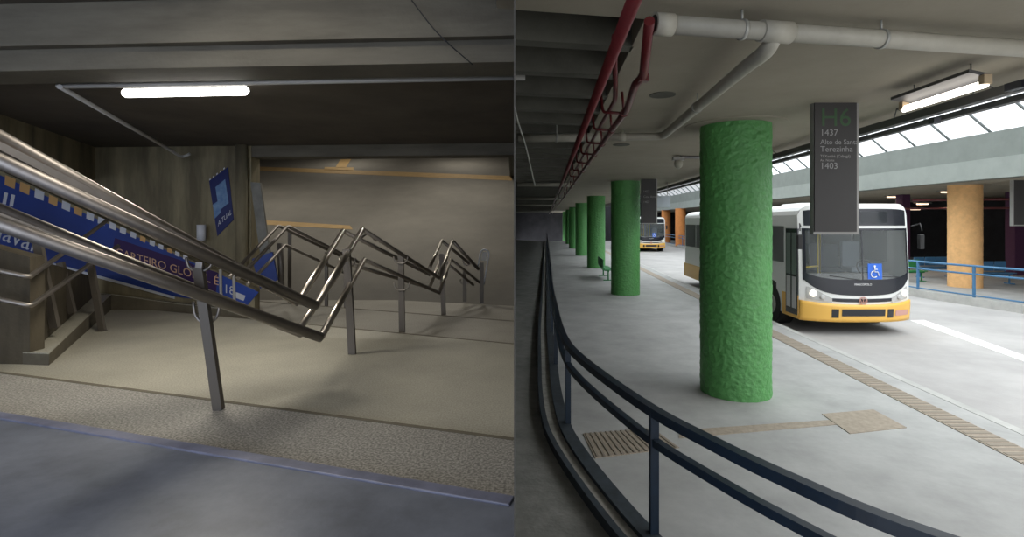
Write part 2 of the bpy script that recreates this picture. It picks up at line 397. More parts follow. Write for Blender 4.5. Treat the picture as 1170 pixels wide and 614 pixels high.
# raised strip on the slab edge
nd = Vector((b.x-a.x, b.y-a.y)).normalized(); nn = Vector((nd.y, -nd.x))
struct(MB().prism([(a.x, a.y), (b.x, b.y), (b.x+nn.x*.09, b.y+nn.y*.09), (a.x+nn.x*.09, a.y+nn.y*.09)], SL-.1, SL+0.012).build('trim_6', M['slab_edge'], bevel=0.006))
e, f = line_pts((418, 377), (588, 393), Z1, -60, 588)
struct(MB().prism([(c.x, c.y-.1), (d.x, d.y-.1), (f.x, f.y), (e.x, e.y)], Z1-0.5, Z1).build('floor', M['beige']))
g, h = line_pts((330, 347), (588, 367), Z2, 180, 588)
struct(MB().prism([(e.x, e.y-.1), (f.x, f.y-.1), (h.x, h.y), (g.x, g.y)], Z2-0.5, Z2).build('floor', M['beige2']))
def edge_shade(a, b, z, nm, w_=.035, m='kerbface'):  # thin dark strips that draw the shade along the step edges
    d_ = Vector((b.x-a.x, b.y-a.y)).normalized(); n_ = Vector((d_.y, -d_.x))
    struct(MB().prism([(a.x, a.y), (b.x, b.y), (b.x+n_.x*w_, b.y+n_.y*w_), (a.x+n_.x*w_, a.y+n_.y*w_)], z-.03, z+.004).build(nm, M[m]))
edge_shade(e, f, Z1, 'trim_14'); edge_shade(g, h, Z2, 'trim_15', .05); edge_shade(c, d, Z0, 'trim_16', .04)
i_, j_ = line_pts((330, 337), (588, 350), Z3, 160, 588)
struct(MB().prism([(g.x, g.y-.1), (h.x, h.y-.1), (j_.x, j_.y), (i_.x, i_.y)], Z3-0.5, Z3).build('floor', M['beige2']))
# asphalt ramp rising beyond the steps
RA = Vector((0, 11.0, EYE-2.0)); RB = Vector((0, 31.0, EYE+4.45)); rn = Vector((0, -(RB-RA).z, (RB-RA).y)).normalized()
struct(MB().slab([(-14, RA.y, RA.z), (0.05, RA.y, RA.z), (0.15, RB.y, RB.z), (-26, RB.y, RB.z)], (0, 0, -0.3)).build('ramp_road', M['ramp']))
def ramp_mark(poly):
    return MB().slab([onplane(x, y, RA, rn)+rn*0.003 for x, y in poly], rn*0.004)
rm = thing('painted_bay_marking', onplane(400, 198, RA, rn), 'upper yellow painted line with a short branch on the grey asphalt', 'road marking')
ramp_mark([(284, 190.2), (585, 201.4), (585, 206.4), (284, 194.7)]).build('long_line', M['yellow_line'], rm)
ramp_mark([(371, 191), (404, 191.5), (404, 196), (370, 195)]).build('cross_bar', M['yellow_line'], rm)
ramp_mark([(383, 192), (395, 192), (410, 168), (398, 168)]).build('branch_line', M['yellow_line'], rm)
rm = ramp_mark([(303, 252), (400, 258), (403, 262.5), (303, 257)]).build('painted_line', M['yellow_line'])
tag(rm, 'lower yellow painted line on the grey asphalt behind the handrails', 'road marking')

# ceiling and beams of the stairwell
LZ = EYE+1.5
def yb(px): return 4.95-0.27*(px/588)
def beam(y_off, z0, z1, dep, m, name, thick_off=0):
    A = P(-500, 0, 1); 
    x0, x1 = -9.5, 0.02
    ya = 4.98+y_off+0.02*(-x0-5)+0.1; yb_ = 4.68+y_off
    return struct(MB().prism([(x0, ya+.08), (x1, yb_), (x1, yb_+dep), (x0, ya+dep+.08)], z0, z1).build(name, m))
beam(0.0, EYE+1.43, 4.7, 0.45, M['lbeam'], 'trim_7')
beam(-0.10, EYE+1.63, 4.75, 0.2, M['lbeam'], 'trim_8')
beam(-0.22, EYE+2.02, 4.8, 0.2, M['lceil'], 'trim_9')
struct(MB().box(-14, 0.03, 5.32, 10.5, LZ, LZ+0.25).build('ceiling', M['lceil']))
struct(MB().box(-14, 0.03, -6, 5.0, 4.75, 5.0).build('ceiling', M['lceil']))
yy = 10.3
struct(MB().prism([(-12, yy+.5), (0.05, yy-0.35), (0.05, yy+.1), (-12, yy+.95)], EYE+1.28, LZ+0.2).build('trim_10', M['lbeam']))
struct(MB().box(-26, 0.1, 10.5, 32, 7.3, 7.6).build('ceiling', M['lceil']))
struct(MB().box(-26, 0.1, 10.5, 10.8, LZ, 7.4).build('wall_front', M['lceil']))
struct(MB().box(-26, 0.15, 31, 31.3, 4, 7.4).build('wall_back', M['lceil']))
# left side wall and stained back wall
cor = P(112, 172, 10.6)
struct(MB().prism([(-6.45, 5.6), (-6.8, 5.6), (cor.x-0.35, cor.y-.05), (cor.x, cor.y-.05)], EYE+0.85, LZ+0.1).build('trim_13', M['lwall']))
struct(MB().box(-12.3, -12, 3.5, 10.9, 0, LZ+0.2).build('wall_left', M['lwall']))
be = P(287, 200, 10.3)
BW0 = Vector((-12.0, cor.y+.15, 0)); BW1 = Vector((be.x, be.y, 0))
struct(MB().prism([(BW0.x, BW0.y), (BW1.x, BW1.y), (BW1.x, BW1.y+.35), (BW0.x, BW0.y+.35)], -0.5, LZ+0.1).build('wall_back', M['lwall']))
struct(MB().box(-26, -14, -6, 32, 0, 7.5).build('wall_left', M['dark']))
# rounded pilaster at the free end of the back wall
pb = P(276, 300, 10.2)
tag(MB().cyl((pb.x, pb.y), 0.11, 0.3, LZ, 20).build('concrete_pilaster', M['lwall']), 'pale concrete pilaster at the free end of the stained wall, right of the blue poster', 'pilaster')

# parapet with the banner
W0 = P(-40, 300, 9.9); W1 = P(291, 300, 9.45)
wn = Vector((W1.y-W0.y, -(W1.x-W0.x), 0)).normalized()      # towards the camera
if wn.y > 0: wn = -wn
def wp(px, py, off=0.0): return onplane(px, py, Vector((W0.x, W0.y, 0)), wn)+wn*off
poly = [wp(-40, 176), wp(291, 331), wp(291, 372), wp(-40, 430)]
struct(MB().slab(poly, -wn*0.16).build('wall_parapet', M['lwall']))
# low return wall under the banner, left
g0 = P(-40, 399, 5.75); g1 = P(34, 398, 5.72); g2 = P(108, 340, 9.25)
t0 = P(-40, 274, 5.75); t1w = P(34, 294, 5.72); t2w = P(108, 317, 9.25)
mb = MB(); bk = Vector((-0.18, 0.08, 0))
for a_, b_, ta, tb in ((g0, g1, t0, t1w), (g1, g2, t1w, t2w)):
    a2 = Vector((a_.x, a_.y, Z1-.2)); b2_ = Vector((b_.x, b_.y, Z1-.2))
    bo = Vector((0, .18, 0)) if a_ is g0 else bk
    ta = Vector((a_.x, a_.y, ta.z)); tb = Vector((b_.x, b_.y, tb.z))
    mb.hexa([a2, b2_, b2_+bo, a2+bo], [ta, tb, tb+bo, ta+bo])
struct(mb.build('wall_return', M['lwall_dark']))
# stone kerb along the parapet
P0 = P(-60, 401, 5.85); P1 = P(56, 405, 5.68); P2 = P(127, 337, 9.3); P3 = P(205, 348, 9.25); P4 = P(288, 357, 9.0)
top = [P0, P1, P2, P3, P4, wp(291, 356, .0), wp(120, 336, 0.0), wp(-40, 345, 0.0)]
mb = MB(); n = len(top); zb = Z1-0.1
vs = [Vector(p) for p in top]+[Vector((p.x, p.y, zb)) for p in top]
mb.add(vs, [tuple(range(n, 2*n))[::-1]]+[(i, (i+1) % n, (i+1) % n+n, i+n) for i in range(n)])
ko = mb.build('trim_11', M['kerbface']); struct(ko)
mb = MB(); mb.add([Vector(p) for p in top]+[Vector(p)+Vector((0, 0, .012)) for p in top], [tuple(range(n, 2*n))]+[(i, (i+1) % n, (i+1) % n+n, i+n) for i in range(n)])
bm = MB(); struct(mb.build('trim_12', M['beige']))

# =================================================================== GREEN COLUMNS
def stucco_column(r, h, seg=170, rows=300, amp=0.012):
    vs = []; fs = []
    for j in range(rows+1):
        z = h*j/rows
        for k in range(seg):
            a = 2*PI*k/seg; c, s_ = math.cos(a), math.sin(a)
            q = Vector((c*r*15, s_*r*15, z*15)); d = noise.noise(q)*amp+noise.noise(q*1.9)*amp*0.6
            vs.append(((r+d)*c, (r+d)*s_, z))
    for j in range(rows):
        for k in range(seg):
            q = (k+1) % seg; fs.append((j*seg+k, j*seg+q, (j+1)*seg+q, (j+1)*seg+k))
    me = bpy.data.meshes.new('stucco_column'); me.from_pydata(vs, [], fs); me.polygons.foreach_set('use_smooth', [True]*len(fs)); return me
gm = stucco_column(0.48, CZ+0.01, amp=0.010); gm.materials.append(M['green'])
ringm = MB()
seq = ['the large bumpy green round column nearest the camera, left of the bus', 'second nearest green round column, with the green bench at its left foot',
       'third green round column along the platform, left of the green bench', 'fourth green round column, narrow and shaded, far down the platform',
       'fifth green round column down the platform', 'sixth green round column down the platform, a thin strip', 'furthest visible green round column before the dark end wall']
for i, lb in enumerate(seq):
    Y = [7.6, 17.9, 28.3, 38.7, 49.1, 59.5, 69][i]
    X = [840, 714.5, 681, 665, 656, 651, 647][i]
    x = (X-585)/F*Y
    t = thing('green_column', (x, Y, 0), lb, 'column', 'green stucco columns along the platform')
    o = bpy.data.objects.new('shaft', gm); COL.objects.link(o); o.parent = t
    if i < 2: MB().cyl((x, Y), 0.70 if i == 0 else 0.58, CZ-0.012, CZ+.01, 48).build('shadow_ring', M['ceil'], t)  # added disc shaped after the shadow around the column head

# =================================================================== NAVY RAILING on its kerb
kerb = MB().sweep([(p[0], p[1]) for p in RC], [(-0.11, -0.05), (0.03, -0.05), (0.03, 0.05), (-0.11, 0.05)]).build('kerb', M['kerb'])
tag(kerb, 'dark curved kerb under the navy railing', 'kerb')
tag(MB().sweep([(p[0], p[1]) for p in RC], [(-0.24, -0.1), (-0.11, -0.1), (-0.11, 0.01), (-0.24, 0.01)]).build('gutter_strip', M['gutter']), 'pale concrete gutter strip running beside the dark kerb', 'gutter')
tag(MB().sweep([(p[0], p[1]) for p in RC], [(-0.30, -0.1), (-0.24, -0.1), (-0.24, 0.07), (-0.30, 0.07)]).build('gutter_lip', M['kerb']), 'narrow raised dark lip left of the pale gutter strip', 'kerb')
nr = thing('navy_railing', (0.7, 6.3, 0), 'curved navy two-bar railing sweeping along the left edge of the platform', 'railing')
c3 = [Vector((p[0], p[1], 1.0)) for p in RC]
mb = MB()
def ribbon(mb, curve, z0, z1, hw):
    return mb.sweep([(p[0], p[1]) for p in curve], [(-hw, z0), (hw, z0), (hw, z1), (-hw, z1)])
ribbon(mb, RC, 0.95, 1.02, 0.038).build('top_rail', M['navy'], nr)
ribbon(MB(), RC, 0.725, 0.785, 0.03).build('lower_rail', M['navy'], nr)
def near_on(curve, Y):
    best = None
    for i in range(len(curve)-1):
        a, b = curve[i], curve[i+1]
        if a[1] <= Y <= b[1]:
            t = (Y-a[1])/(b[1]-a[1]); return Vector((a[0]*(1-t)+b[0]*t, Y))
    return Vector(curve[0])
for Y in [2.0, 4.06, 6.28]+[8.9+2.6*k for k in range(23)]:
    p = near_on(RC, Y)
    MB().box(p.x-0.032, p.x+0.032, p.y-0.032, p.y+0.032, 0.045, 0.985).build('post', M['navy'], nr)

# =================================================================== FAR BLUE RAILING
br = thing('blue_railing', (14.6, 15, 0.1), 'pale blue two-bar railing along the far platform edge, right of the bus', 'railing')
tubes = [Vector((p[0]+0.02, p[1], 0)) for p in EC]
for z, nm, r in ((1.08, 'top_rail', 0.035), (0.83, 'middle_rail', 0.03), (0.16, 'bottom_rail', 0.025)):
    MB().tube([Vector((p.x, p.y, z)) for p in tubes], r, 8).build(nm, M['blue_rail'], br)
for Y in [9.5, 12.2, 14.8, 16.35, 18.3, 21, 24, 27, 30, 34, 38, 42, 47, 52]:
    p = near_on(EC, Y)
    MB().box(p.x-.01, p.x+.05, Y-.03, Y+.03, 0.1, 1.08).build('post', M['blue_rail'], br)

# =================================================================== ORANGE COLUMNS on far platform
om = stucco_column(0.52, CZ+0.01, 64, 60, 0.01); om.materials.append(M['orange'])
om2 = stucco_column(0.52, CZ+0.01, 40, 30, 0.01); om2.materials.append(M['orange_far'])
for px, Y, me, lb in ((1102.5, 19.9, om, 'thick pale orange column on the far platform, right of the bus'), (777.5, 54, om2, 'burnt orange column far across the road, left of the near bus tail'),
                      (761, 62, om2, 'furthest burnt orange column, just right of the distant bus')):
    x = (px-585)/F*Y; o = bpy.data.objects.new('orange_column', me); COL.objects.link(o); o.location = (x, Y, 0)
    tag(o, lb, 'column', 'orange columns on the far platform')
for px, Y, wd, lb in ((1166, 24, 0.5, 'dark purple pillar at the right edge of the photo behind the blue railing'), (1036, 26.5, 0.4, 'dark purple pillar just right of the near bus')):
    x = (px-585)/F*Y; tag(MB().box(x-wd/2, x+wd/2, Y, Y+.5, 0, CZ).build('purple_pillar', M['purple'], bevel=0.03), lb, 'pillar', 'purple pillars')

# =================================================================== BUSES
BUS0 = Vector((6.72, 12.0, -0.15)); BL = 10.6; BWD = 2.62
bus = thing('city_bus', BUS0, 'near white and yellow city bus with wheelchair sticker, facing the camera', 'bus', 'white and yellow city buses')
UV = Vector((1, 0.02, 0)); VV = Vector((0.065, 1, 0))
def fv(u, z):      # how far back the front face lies
    q = abs(2*u/BWD-1)
    return 0.34*q**3.2 + (0.10*((z-1.1)/1.7)**1.5 if z > 1.1 else 0) + 0.04*max(0, (0.5-z)/0.4)
def B(u, v, z): return BUS0+UV*u+VV*v+Vector((0, 0, z+0.15))   # z is measured from the platform level
def roof(u):
    q = abs(2*u/BWD-1); return 2.62+0.26*math.sqrt(max(0, 1-max(0, (q-0.72)/0.28)**2)) if q > 0.72 else 2.88
def strip(name, m, u0, u1, zt, zb, off=0.01, nu=28, nz=8, thick=0.0, parent=None, smooth=True):
    mb = MB(); g = []
    for i in range(nu+1):
        u = u0+(u1-u0)*i/nu; a = zt(u) if callable(zt) else zt; b = zb(u) if callable(zb) else zb
        for j in range(nz+1):
            z = b+(a-b)*j/nz; g.append(B(u, fv(u, z)-off, z))
    k = nz+1
    fs = [(i*k+j, (i+1)*k+j, (i+1)*k+j+1, i*k+j+1) for i in range(nu) for j in range(nz)]
    if thick:
        N = len(g); g += [p+VV*thick for p in g]
        fs += [tuple(x+N for x in f)[::-1] for f in fs]
        rim = [(i*k, (i+1)*k) for i in range(nu)]+[(nu*k+j, nu*k+j+1) for j in range(nz)]+[((i+1)*k+nz, i*k+nz) for i in range(nu)]+[(j+1, j) for j in range(nz)]
        fs += [(a, b, b+N, a+N) for a, b in rim]
    mb.add(g, fs, smooth)
    return mb.build(name, m, parent or bus)
C = BWD/2
q_ = lambda u: abs(2*u/BWD-1)
wt = 2.29
wbot = lambda u: 1.12+0.20*q_(u)**4            # lower edge of the clear glass
mask_b = lambda u: 0.76+0.08*q_(u)**1.5+0.38*q_(u)**5   # lower edge of the black mask
ybump = lambda u: 0.56+0.07*q_(u)**2
e0 = 0.07
# body: front cap around the glass, sides, roof, tail
strip('front_lower_panel', M['bwhite'], 0, BWD, lambda u: mask_b(u)+.03, 0.30, 0.0, 40, 6)
strip('front_header', M['bwhite'], 0, BWD, roof, 2.27, 0.0, 40, 6)
for s_ in (0, 1):
    u0, u1 = (0, e0) if s_ == 0 else (BWD-e0, BWD)
    strip('windshield_pillar', M['bwhite'], u0, u1, 2.3, 1.0, 0.0, 4, 8)
strip('destination_window', M['bblack'], 0.10, BWD-0.10, lambda u: 2.76-0.06*q_(u)**6, 2.37, 0.012, 30, 4)
strip('destination_display', M['bglass2'], 0.55, 1.95, 2.70, 2.43, 0.018, 20, 3)
strip('windshield', M['bglass'], e0, BWD-e0, wt-0.005, wbot, 0.004, 40, 8)
strip('black_mask', M['bblack'], e0, BWD-e0, lambda u: wbot(u)+.01, mask_b, 0.012, 40, 4)
strip('windshield_seal', M['bblack'], e0, BWD-e0, wt+0.02, wt-0.03, 0.014, 30, 1)
for s_ in (0, 1):
    u0, u1 = (e0-.01, e0+.05) if s_ == 0 else (BWD-e0-.05, BWD-e0+.01)
    strip('side_seal', M['bblack'], u0, u1, wt+.02, 1.1, 0.014, 3, 8)
strip('centre_bar', M['bblack'], C-0.012, C+0.012, wt, 1.1, 0.012, 1, 8)
# grille slot, emblem, bumper
strip('grille_slot', M['bblack'], C-0.78, C+0.78, lambda u: 0.69+0.05*q_(u)**2, lambda u: 0.61+0.07*q_(u)**2, 0.012, 24, 2)
bp = strip('bumper', M['byellow'], 0.0, BWD, ybump, 0.16, 0.06, 40, 6, thick=0.05)
strip('lower_grille', M['bblack'], C-0.50, C+0.50, 0.46, 0.30, 0.072, 20, 3, parent=bp)
for du in (-0.64, 0.64):
    strip('tow_recess', M['bblack'], C+du-0.075, C+du+0.075, 0.46, 0.26, 0.07, 4, 3, parent=bp)
strip('licence_plate', M['plate'], 2.08, 2.5, 0.42, 0.30, 0.072, 4, 2, parent=bp)
for s_ in (0, 1):
    def lens(u, s_=s_):
        return u
    us = (0.12, 0.62) if s_ == 0 else (BWD-0.62, BWD-0.12)
    outer = lambda u, s_=s_: (0.62-u)/0.5 if s_ == 0 else (u-(BWD-0.62))/0.5
    hl = strip('headlamp', M['lens'], us[0], us[1], lambda u: 0.70+0.25*min(1, outer(u)*1.1), lambda u: 0.60+0.07*outer(u), 0.02, 12, 4)
    for uu, zz, rr, mt in ((0.24, 0.80, 0.075, 'lamp_on'), (0.42, 0.72, 0.055, 'lens')):
        if s_: uu = BWD-uu
        p = B(uu, fv(uu, zz)-0.03, zz)
        MB().tube([p+VV*0.02, p-VV*0.015, p-VV*0.03], [rr, rr, rr*0.6], 16).build('bulb', M[mt] if (s_ == 0 or mt == 'lens') else M['lamp_on'], hl)
# round front emblem: ring with a V over a W
pe = B(C, fv(C, 0.64)-0.03, 0.645); em = MB()
em.tube([pe+Vector((math.cos(a)*.085, 0, math.sin(a)*.085)) for a in [2*PI*k/24 for k in range(25)]], 0.010, 6, False)
for seg in (((-.03, .075), (0, .01)), ((.03, .075), (0, .01)), ((-.065, .04), (-.03, -.065)), ((-.03, -.065), (0, 0)), ((0, 0), (.03, -.065)), ((.03, -.065), (.065, .04))):
    em.tube([pe+Vector((seg[0][0], 0, seg[0][1])), pe+Vector((seg[1][0], 0, seg[1][1]))], 0.008, 5)
em.build('emblem', M['plate'], bus)
text('maker_lettering', 'MARCOPOLO', B(C-0.20, -0.02, 1.0), UV*0.065, Vector((0, 0, .065)), M['white'], bus, 0.0)
# wheelchair sticker
ws = B(1.42, fv(1.5, 1.45)-0.03, 1.14)
stk = MB().slab([ws, ws+UV*.33, ws+UV*.33+Vector((0, .01, .36)), ws+Vector((0, .01, .36))], (0, -.004, 0)).build('wheelchair_sticker', M['blue_sign'], bus)
wc = MB(); o_ = ws+Vector((0.15, -0.012, 0.13))
def q2(x, z): return o_+Vector((x, 0, z))
wc.tube([q2(.075*math.cos(a)-.01, .075*math.sin(a)-.01) for a in [math.radians(100+k*24) for k in range(10)]], 0.011, 5)
wc.tube([q2(0, .15), q2(.0, .04), q2(.07, .04), q2(.10, -.05)], 0.012, 5); wc.tube([q2(0, .10), q2(.06, .10)], 0.01, 5)
wc.tube([q2(0, .17)+Vector((0, .004, 0)), q2(0, .17)-Vector((0, .004, 0))], 0.024, 10)
wc.build('wheelchair_symbol', M['white'], stk)
# body shell (sides, roof, tail)
prof = [(0, 0.20), (0, 0.95), (0.0, 1.2), (0.0, 2.2), (0.0, 2.62), (0.03, 2.72), (0.10, 2.80), (0.22, 2.86), (0.40, 2.88)]
prof = prof+[(BWD-u, z) for u, z in prof[::-1]]
secs = []
for v in (None, 0.5, 1.2, BL-0.4, BL-0.08, BL):
    row = []
    for u, z in prof:
        if v is None: row.append(B(u, fv(u, z), z))
        else:
            k = {BL-0.4: 1, BL-0.08: 0.985, BL: 0.95}.get(v, 1)
            row.append(B(C+(u-C)*k, v, z if z < 2 else 2.0+(z-2.0)*k))
    secs.append(row)
mb = MB(); n = len(prof); vs = [p for r in secs for p in r]; fs = []
for i in range(len(secs)-1):
    for k in range(n-1):
        fs.append((i*n+k, i*n+k+1, (i+1)*n+k+1, (i+1)*n+k))
fs.append(tuple((len(secs)-1)*n+k for k in range(n)))
mb.add(vs, fs); mb.build('body_shell', M['bwhite'], bus)
MB().hexa([B(.02, .4, .2), B(BWD-.02, .4, .2), B(BWD-.02, BL-.1, .2), B(.02, BL-.1, .2)], [B(.02, .4, .75), B(BWD-.02, .4, .75), B(BWD-.02, BL-.1, .75), B(.02, BL-.1, .75)]).build('cabin_floor', M['black'], bus)
def side(name, m, v0, v1, z0, z1, off=0.012, u=0.0, parent=None, th=0.02):
    sgn = -1 if u == 0 else 1
    return MB().hexa([B(u+sgn*off, v0, z0), B(u+sgn*off, v1, z0), B(u-sgn*th, v1, z0), B(u-sgn*th, v0, z0)],
                     [B(u+sgn*off, v0, z1), B(u+sgn*off, v1, z1), B(u-sgn*th, v1, z1), B(u-sgn*th, v0, z1)]).build(name, m, parent or bus)
for u in (0.0, BWD):
    side('yellow_skirt', M['byellow'], 0.36, 1.20, 0.17, 0.72, 0.014, u)
    side('yellow_skirt', M['byellow'], 2.35, 7.0, 0.17, 0.72, 0.014, u)
    side('yellow_skirt', M['byellow'], 8.2, BL, 0.17, 0.72, 0.014, u)
    for k in range(6):
        side('side_window', M['bglass2'], 1.12+1.55*k, 1.12+1.55*k+1.42, 1.45, 2.35, 0.014, u)
door = side('front_door', M['bblack'], 0.38, 0.98, 0.25, 2.30, 0.02)
for v0, v1 in ((0.41, 0.66), (0.70, 0.95)):
    side('door_pane', M['lens'], v0+.03, v1-.03, 0.40, 1.15, 0.03, parent=door, th=0.0)
    side('door_pane', M['door_glass'], v0+.02, v1-.02, 1.2, 2.2, 0.03, parent=door, th=0.0)
for u in (0.0, BWD):
    for v in (1.78, 7.6):
        sgn = -1 if u == 0 else 1
        MB().tube([B(u+sgn*.02, v, .36), B(u-sgn*.3, v, .36)], 0.58, 28).build('wheel_arch', M['black'], bus)
        wh = MB().tube([B(u+sgn*.035, v, .33), B(u+sgn*.06, v, .33), B(u+sgn*.04, v, .33)] if False else [B(u+sgn*.05, v, .33), B(u-sgn*.25, v, .33)], 0.48, 28).build('wheel', M['rubber'], bus)
        MB().tube([B(u+sgn*.065, v, .33), B(u+sgn*.03, v, .33)], 0.26, 20).build('hub', M['strap'], wh)
# mirrors
for u, du in ((0, -0.14), (BWD, 0.07)):
    mr = MB().tube([B(u, .25, 2.35), B(u+du*.9, .05, 2.42), B(u+du, .0, 2.25)], 0.014, 6).build('mirror_arm', M['black'], bus)
    MB().obox(B(u+du, 0.03, 2.0), UV*0.055, VV*0.05, Vector((0, 0, .17))).build('mirror', M['rubber'], mr, bevel=0.02)
# wipers, dashboard, seats, grab poles, roof hatch
for a, b in (((C-0.05, 1.12), (C-0.75, 1.22)), ((C+0.9, 1.18), (C+0.2, 1.2))):
    MB().tube([B(a[0], fv(a[0], a[1])-.03, a[1]), B(b[0], fv(b[0], b[1])-.03, b[1])], 0.010, 5).build('wiper', M['black'], bus)
MB().hexa([B(.15, .45, .75), B(BWD-.15, .45, .75), B(BWD-.15, .9, .75), B(.15, .9, .75)], [B(.15, .5, 1.12), B(BWD-.15, .5, 1.12), B(BWD-.15, .8, 1.2), B(.15, .8, 1.2)]).build('dashboard', M['seat_grey'], bus)
MB().tube([B(1.95+.2*math.cos(a), .95+.08*math.sin(a), 1.32+.18*math.sin(a)) for a in [2*PI*k/20 for k in range(21)]], 0.014, 6).build('steering_wheel', M['black'], bus)
ds = MB().obox(B(1.95, 1.35, 1.25), UV*.24, VV*.24, Vector((0, 0, .07))).build('driver_seat', M['seat_blue'], bus, bevel=0.03)
MB().obox(B(1.95, 1.6, 1.6), UV*.24, VV*.06, Vector((0, 0, .36))).build('seat_back', M['seat_blue'], ds, bevel=0.03)
for u, v in ((.30, .75), (.42, 1.0), (.85, 1.1), (.22, 1.3), (.9, 2.6), (1.7, 2.6), (.9, 4), (1.7, 4)):
    MB().tube([B(u, v, .7), B(u, v, 2.7)], 0.022, 8).build('grab_pole', M['grab'], bus)
MB().tube([B(.30, .75, 1.35), B(.85, 1.1, 1.35)], 0.022, 8).build('grab_rail', M['grab'], bus)
for v in (3, 4, 5, 6, 7):
    for u in (.5, 2.1):
        st = MB().obox(B(u, v, 1.1), UV*.4, VV*.2, Vector((0, 0, .06))).build('passenger_seat', M['seat_blue'], bus)
        MB().obox(B(u, v+.2, 1.45), UV*.4, VV*.05, Vector((0, 0, .35))).build('seat_back', M['seat_blue'], st)
MB().hexa([B(.6, 1.5, 2.86), B(2, 1.5, 2.86), B(2, 2.8, 2.86), B(.6, 2.8, 2.86)], [B(.7, 1.6, 2.95), B(1.9, 1.6, 2.95), B(1.9, 2.7, 2.95), B(.7, 2.7, 2.95)]).build('roof_hatch', M['bwhite'], bus)
b2 = copy_tree(bus); b2.location = P(727, 286, 46).xy.to_3d()+Vector((0, 0, -0.15))
b2['label'] = 'distant white and yellow bus between the second green column and the orange columns'

# =================================================================== PIPES AND THINGS ON THE CEILING
def obj_pipe(pts, r, name, label, m, cat='pipe', group=None, fr=0.12, n=14):
    return tag(MB().tube(fillet(pts, fr), r, n).build(name, m), label, cat, group)
# big white pipe across the ceiling with its branch
wpz = 3.72
A = P(748, 31, 3.36); A.z = wpz; Bp = P(1230, 61, 3.92); Bp.z = wpz+0.0
wp_ = thing('drain_pipe', (A.x, A.y, A.z), 'thick pale drain pipe running across the ceiling top right with a branch to the left', 'pipe')
MB().tube([A, Bp], 0.060, 20).build('main_run', M['pipe'], wp_)
dirm = (Bp-A).normalized()
MB().tube([A-dirm*.005, A+dirm*.12], 0.072, 20).build('socket_end', M['pipe'], wp_)
MB().tube([A-dirm*.008, A-dirm*.004], 0.055, 20).build('open_mouth', M['black'], wp_)
for px in (848, 1007):
    t = (px-748)/(1230-748); p = A.lerp(Bp, t*1.0)
    k = (px-585)/F; tt = (k*A.y-A.x)/((Bp-A).x-k*(Bp-A).y); p = A+(Bp-A)*tt
    MB().tube([p-dirm*.012, p+dirm*.012], 0.068, 20).tube([p+Vector((0, 0, .06)), Vector((p.x, p.y, CZ))], .008, 6).build('hanger_clamp', M['strap'], wp_)
k = (886-585)/F; tt = (k*A.y-A.x)/((Bp-A).x-k*(Bp-A).y); T0 = A+(Bp-A)*tt
MB().tube([T0-dirm*.11, T0+dirm*.11], 0.072, 20).build('tee_joint', M['pipe'], wp_)
T1 = P(757, 156, 7.9); T2 = P(686, 160, 7.95)
T1.z = 3.74; T2.z = 3.74
MB().tube(fillet([T0, T0+Vector((0.0, .10, -.09)), T0+(T1-T0)*0.12+Vector((0, 0, -.06)), T1, T2], .18), 0.055, 16).build('branch_run', M['pipe'], wp_)
pm = (T0+T1)/2+Vector((0, 0, -.03)); dd = (T1-T0).normalized()
MB().tube([pm-dd*.02, pm+dd*.02], 0.064, 16).tube([pm+Vector((0, 0, .05)), Vector((pm.x, pm.y, CZ))], .006, 6).build('hanger_clamp', M['strap'], wp_)
pm = (T1*.35+T2*.65); dd = (T2-T1).normalized()
MB().tube([pm-dd*.05, pm+dd*.05], 0.066, 16).tube([pm, Vector((pm.x, pm.y, CZ))], .022, 8).build('coupling', M['pipe'], wp_)
# its run on to the left under the coffers, ending at the wall
T3 = Vector((0.10, 8.1, 3.74))
MB().tube([T2, T3], 0.062, 16).build('left_run', M['pipe'], wp_)
p = P(636, 158, 8.02); p.z = 3.74
MB().tube([p+Vector((-.02, 0, 0)), p+Vector((.02, 0, 0))], 0.07, 14).tube([p, p+Vector((0, 0, .5))], .008, 6).build('hanger_clamp', M['strap'], wp_)
for i, (py, lb) in enumerate(((211, 'pale cross pipe under the coffered ceiling, next one beyond the near cross pipe'), (227, 'third pale cross pipe under the coffered ceiling'), (234.5, 'furthest pale cross pipe under the coffered ceiling'))):
    Y = (3.74-EYE)*F/(HZ-py); obj_pipe([(0.005*Y+.1, Y, 3.74), (R(0.95, Y, 0).x, Y+.1, 3.74)], 0.07, 'cross_pipe', lb, M['pipe'], group='pale cross pipes under the coffers')
# red sprinkler mains
obj_pipe([R(0.415, 1.5, 3.5), R(0.42, 20, 3.5), R(0.42, 66, 3.5)], 0.037, 'red_pipe', 'straight red sprinkler pipe, left one of the two hanging under the ceiling', M['red'], n=12)
rp = thing('red_pipe', R(0.78, 4.2, 3.6), 'bent red sprinkler pipe with valves and drops, right one of the two under the ceiling', 'pipe')
MB().tube(fillet([P(742, 24, 3.25), P(735, 88, 4.0), P(726, 96, 4.15)+Vector((0, 0, 0)), R(0.80, 5.2, 3.57), R(0.80, 66, 3.57)], .1), 0.033, 12).build('main_run', M['red'], rp)
for y in (5.4, 6.4, 7.5, 8.7, 10, 11.5, 13, 15, 17, 20, 23):
    p = R(0.80, y, 3.57); MB().tube([p-VV.normalized()*.03, p+VV.normalized()*.03], .042, 10).tube([p, p+Vector((-.02, 0, .22))], .014, 6).build('fitting', M['red'], rp)
    if y < 14:
        MB().tube(fillet([p, p+Vector((-.20, .1, .03)), p+Vector((-.22, .15, .3))], .04), .016, 8).build('branch_drop', M['red'], rp)
obj_pipe([P(742, 24, 3.25)+Vector((-.10, .6, .12)), R(0.66, 5.0, 3.62), R(0.62, 66, 3.62)], 0.022, 'red_pipe', 'thin red pipe hidden between the two main red sprinkler pipes', M['red'], n=8)
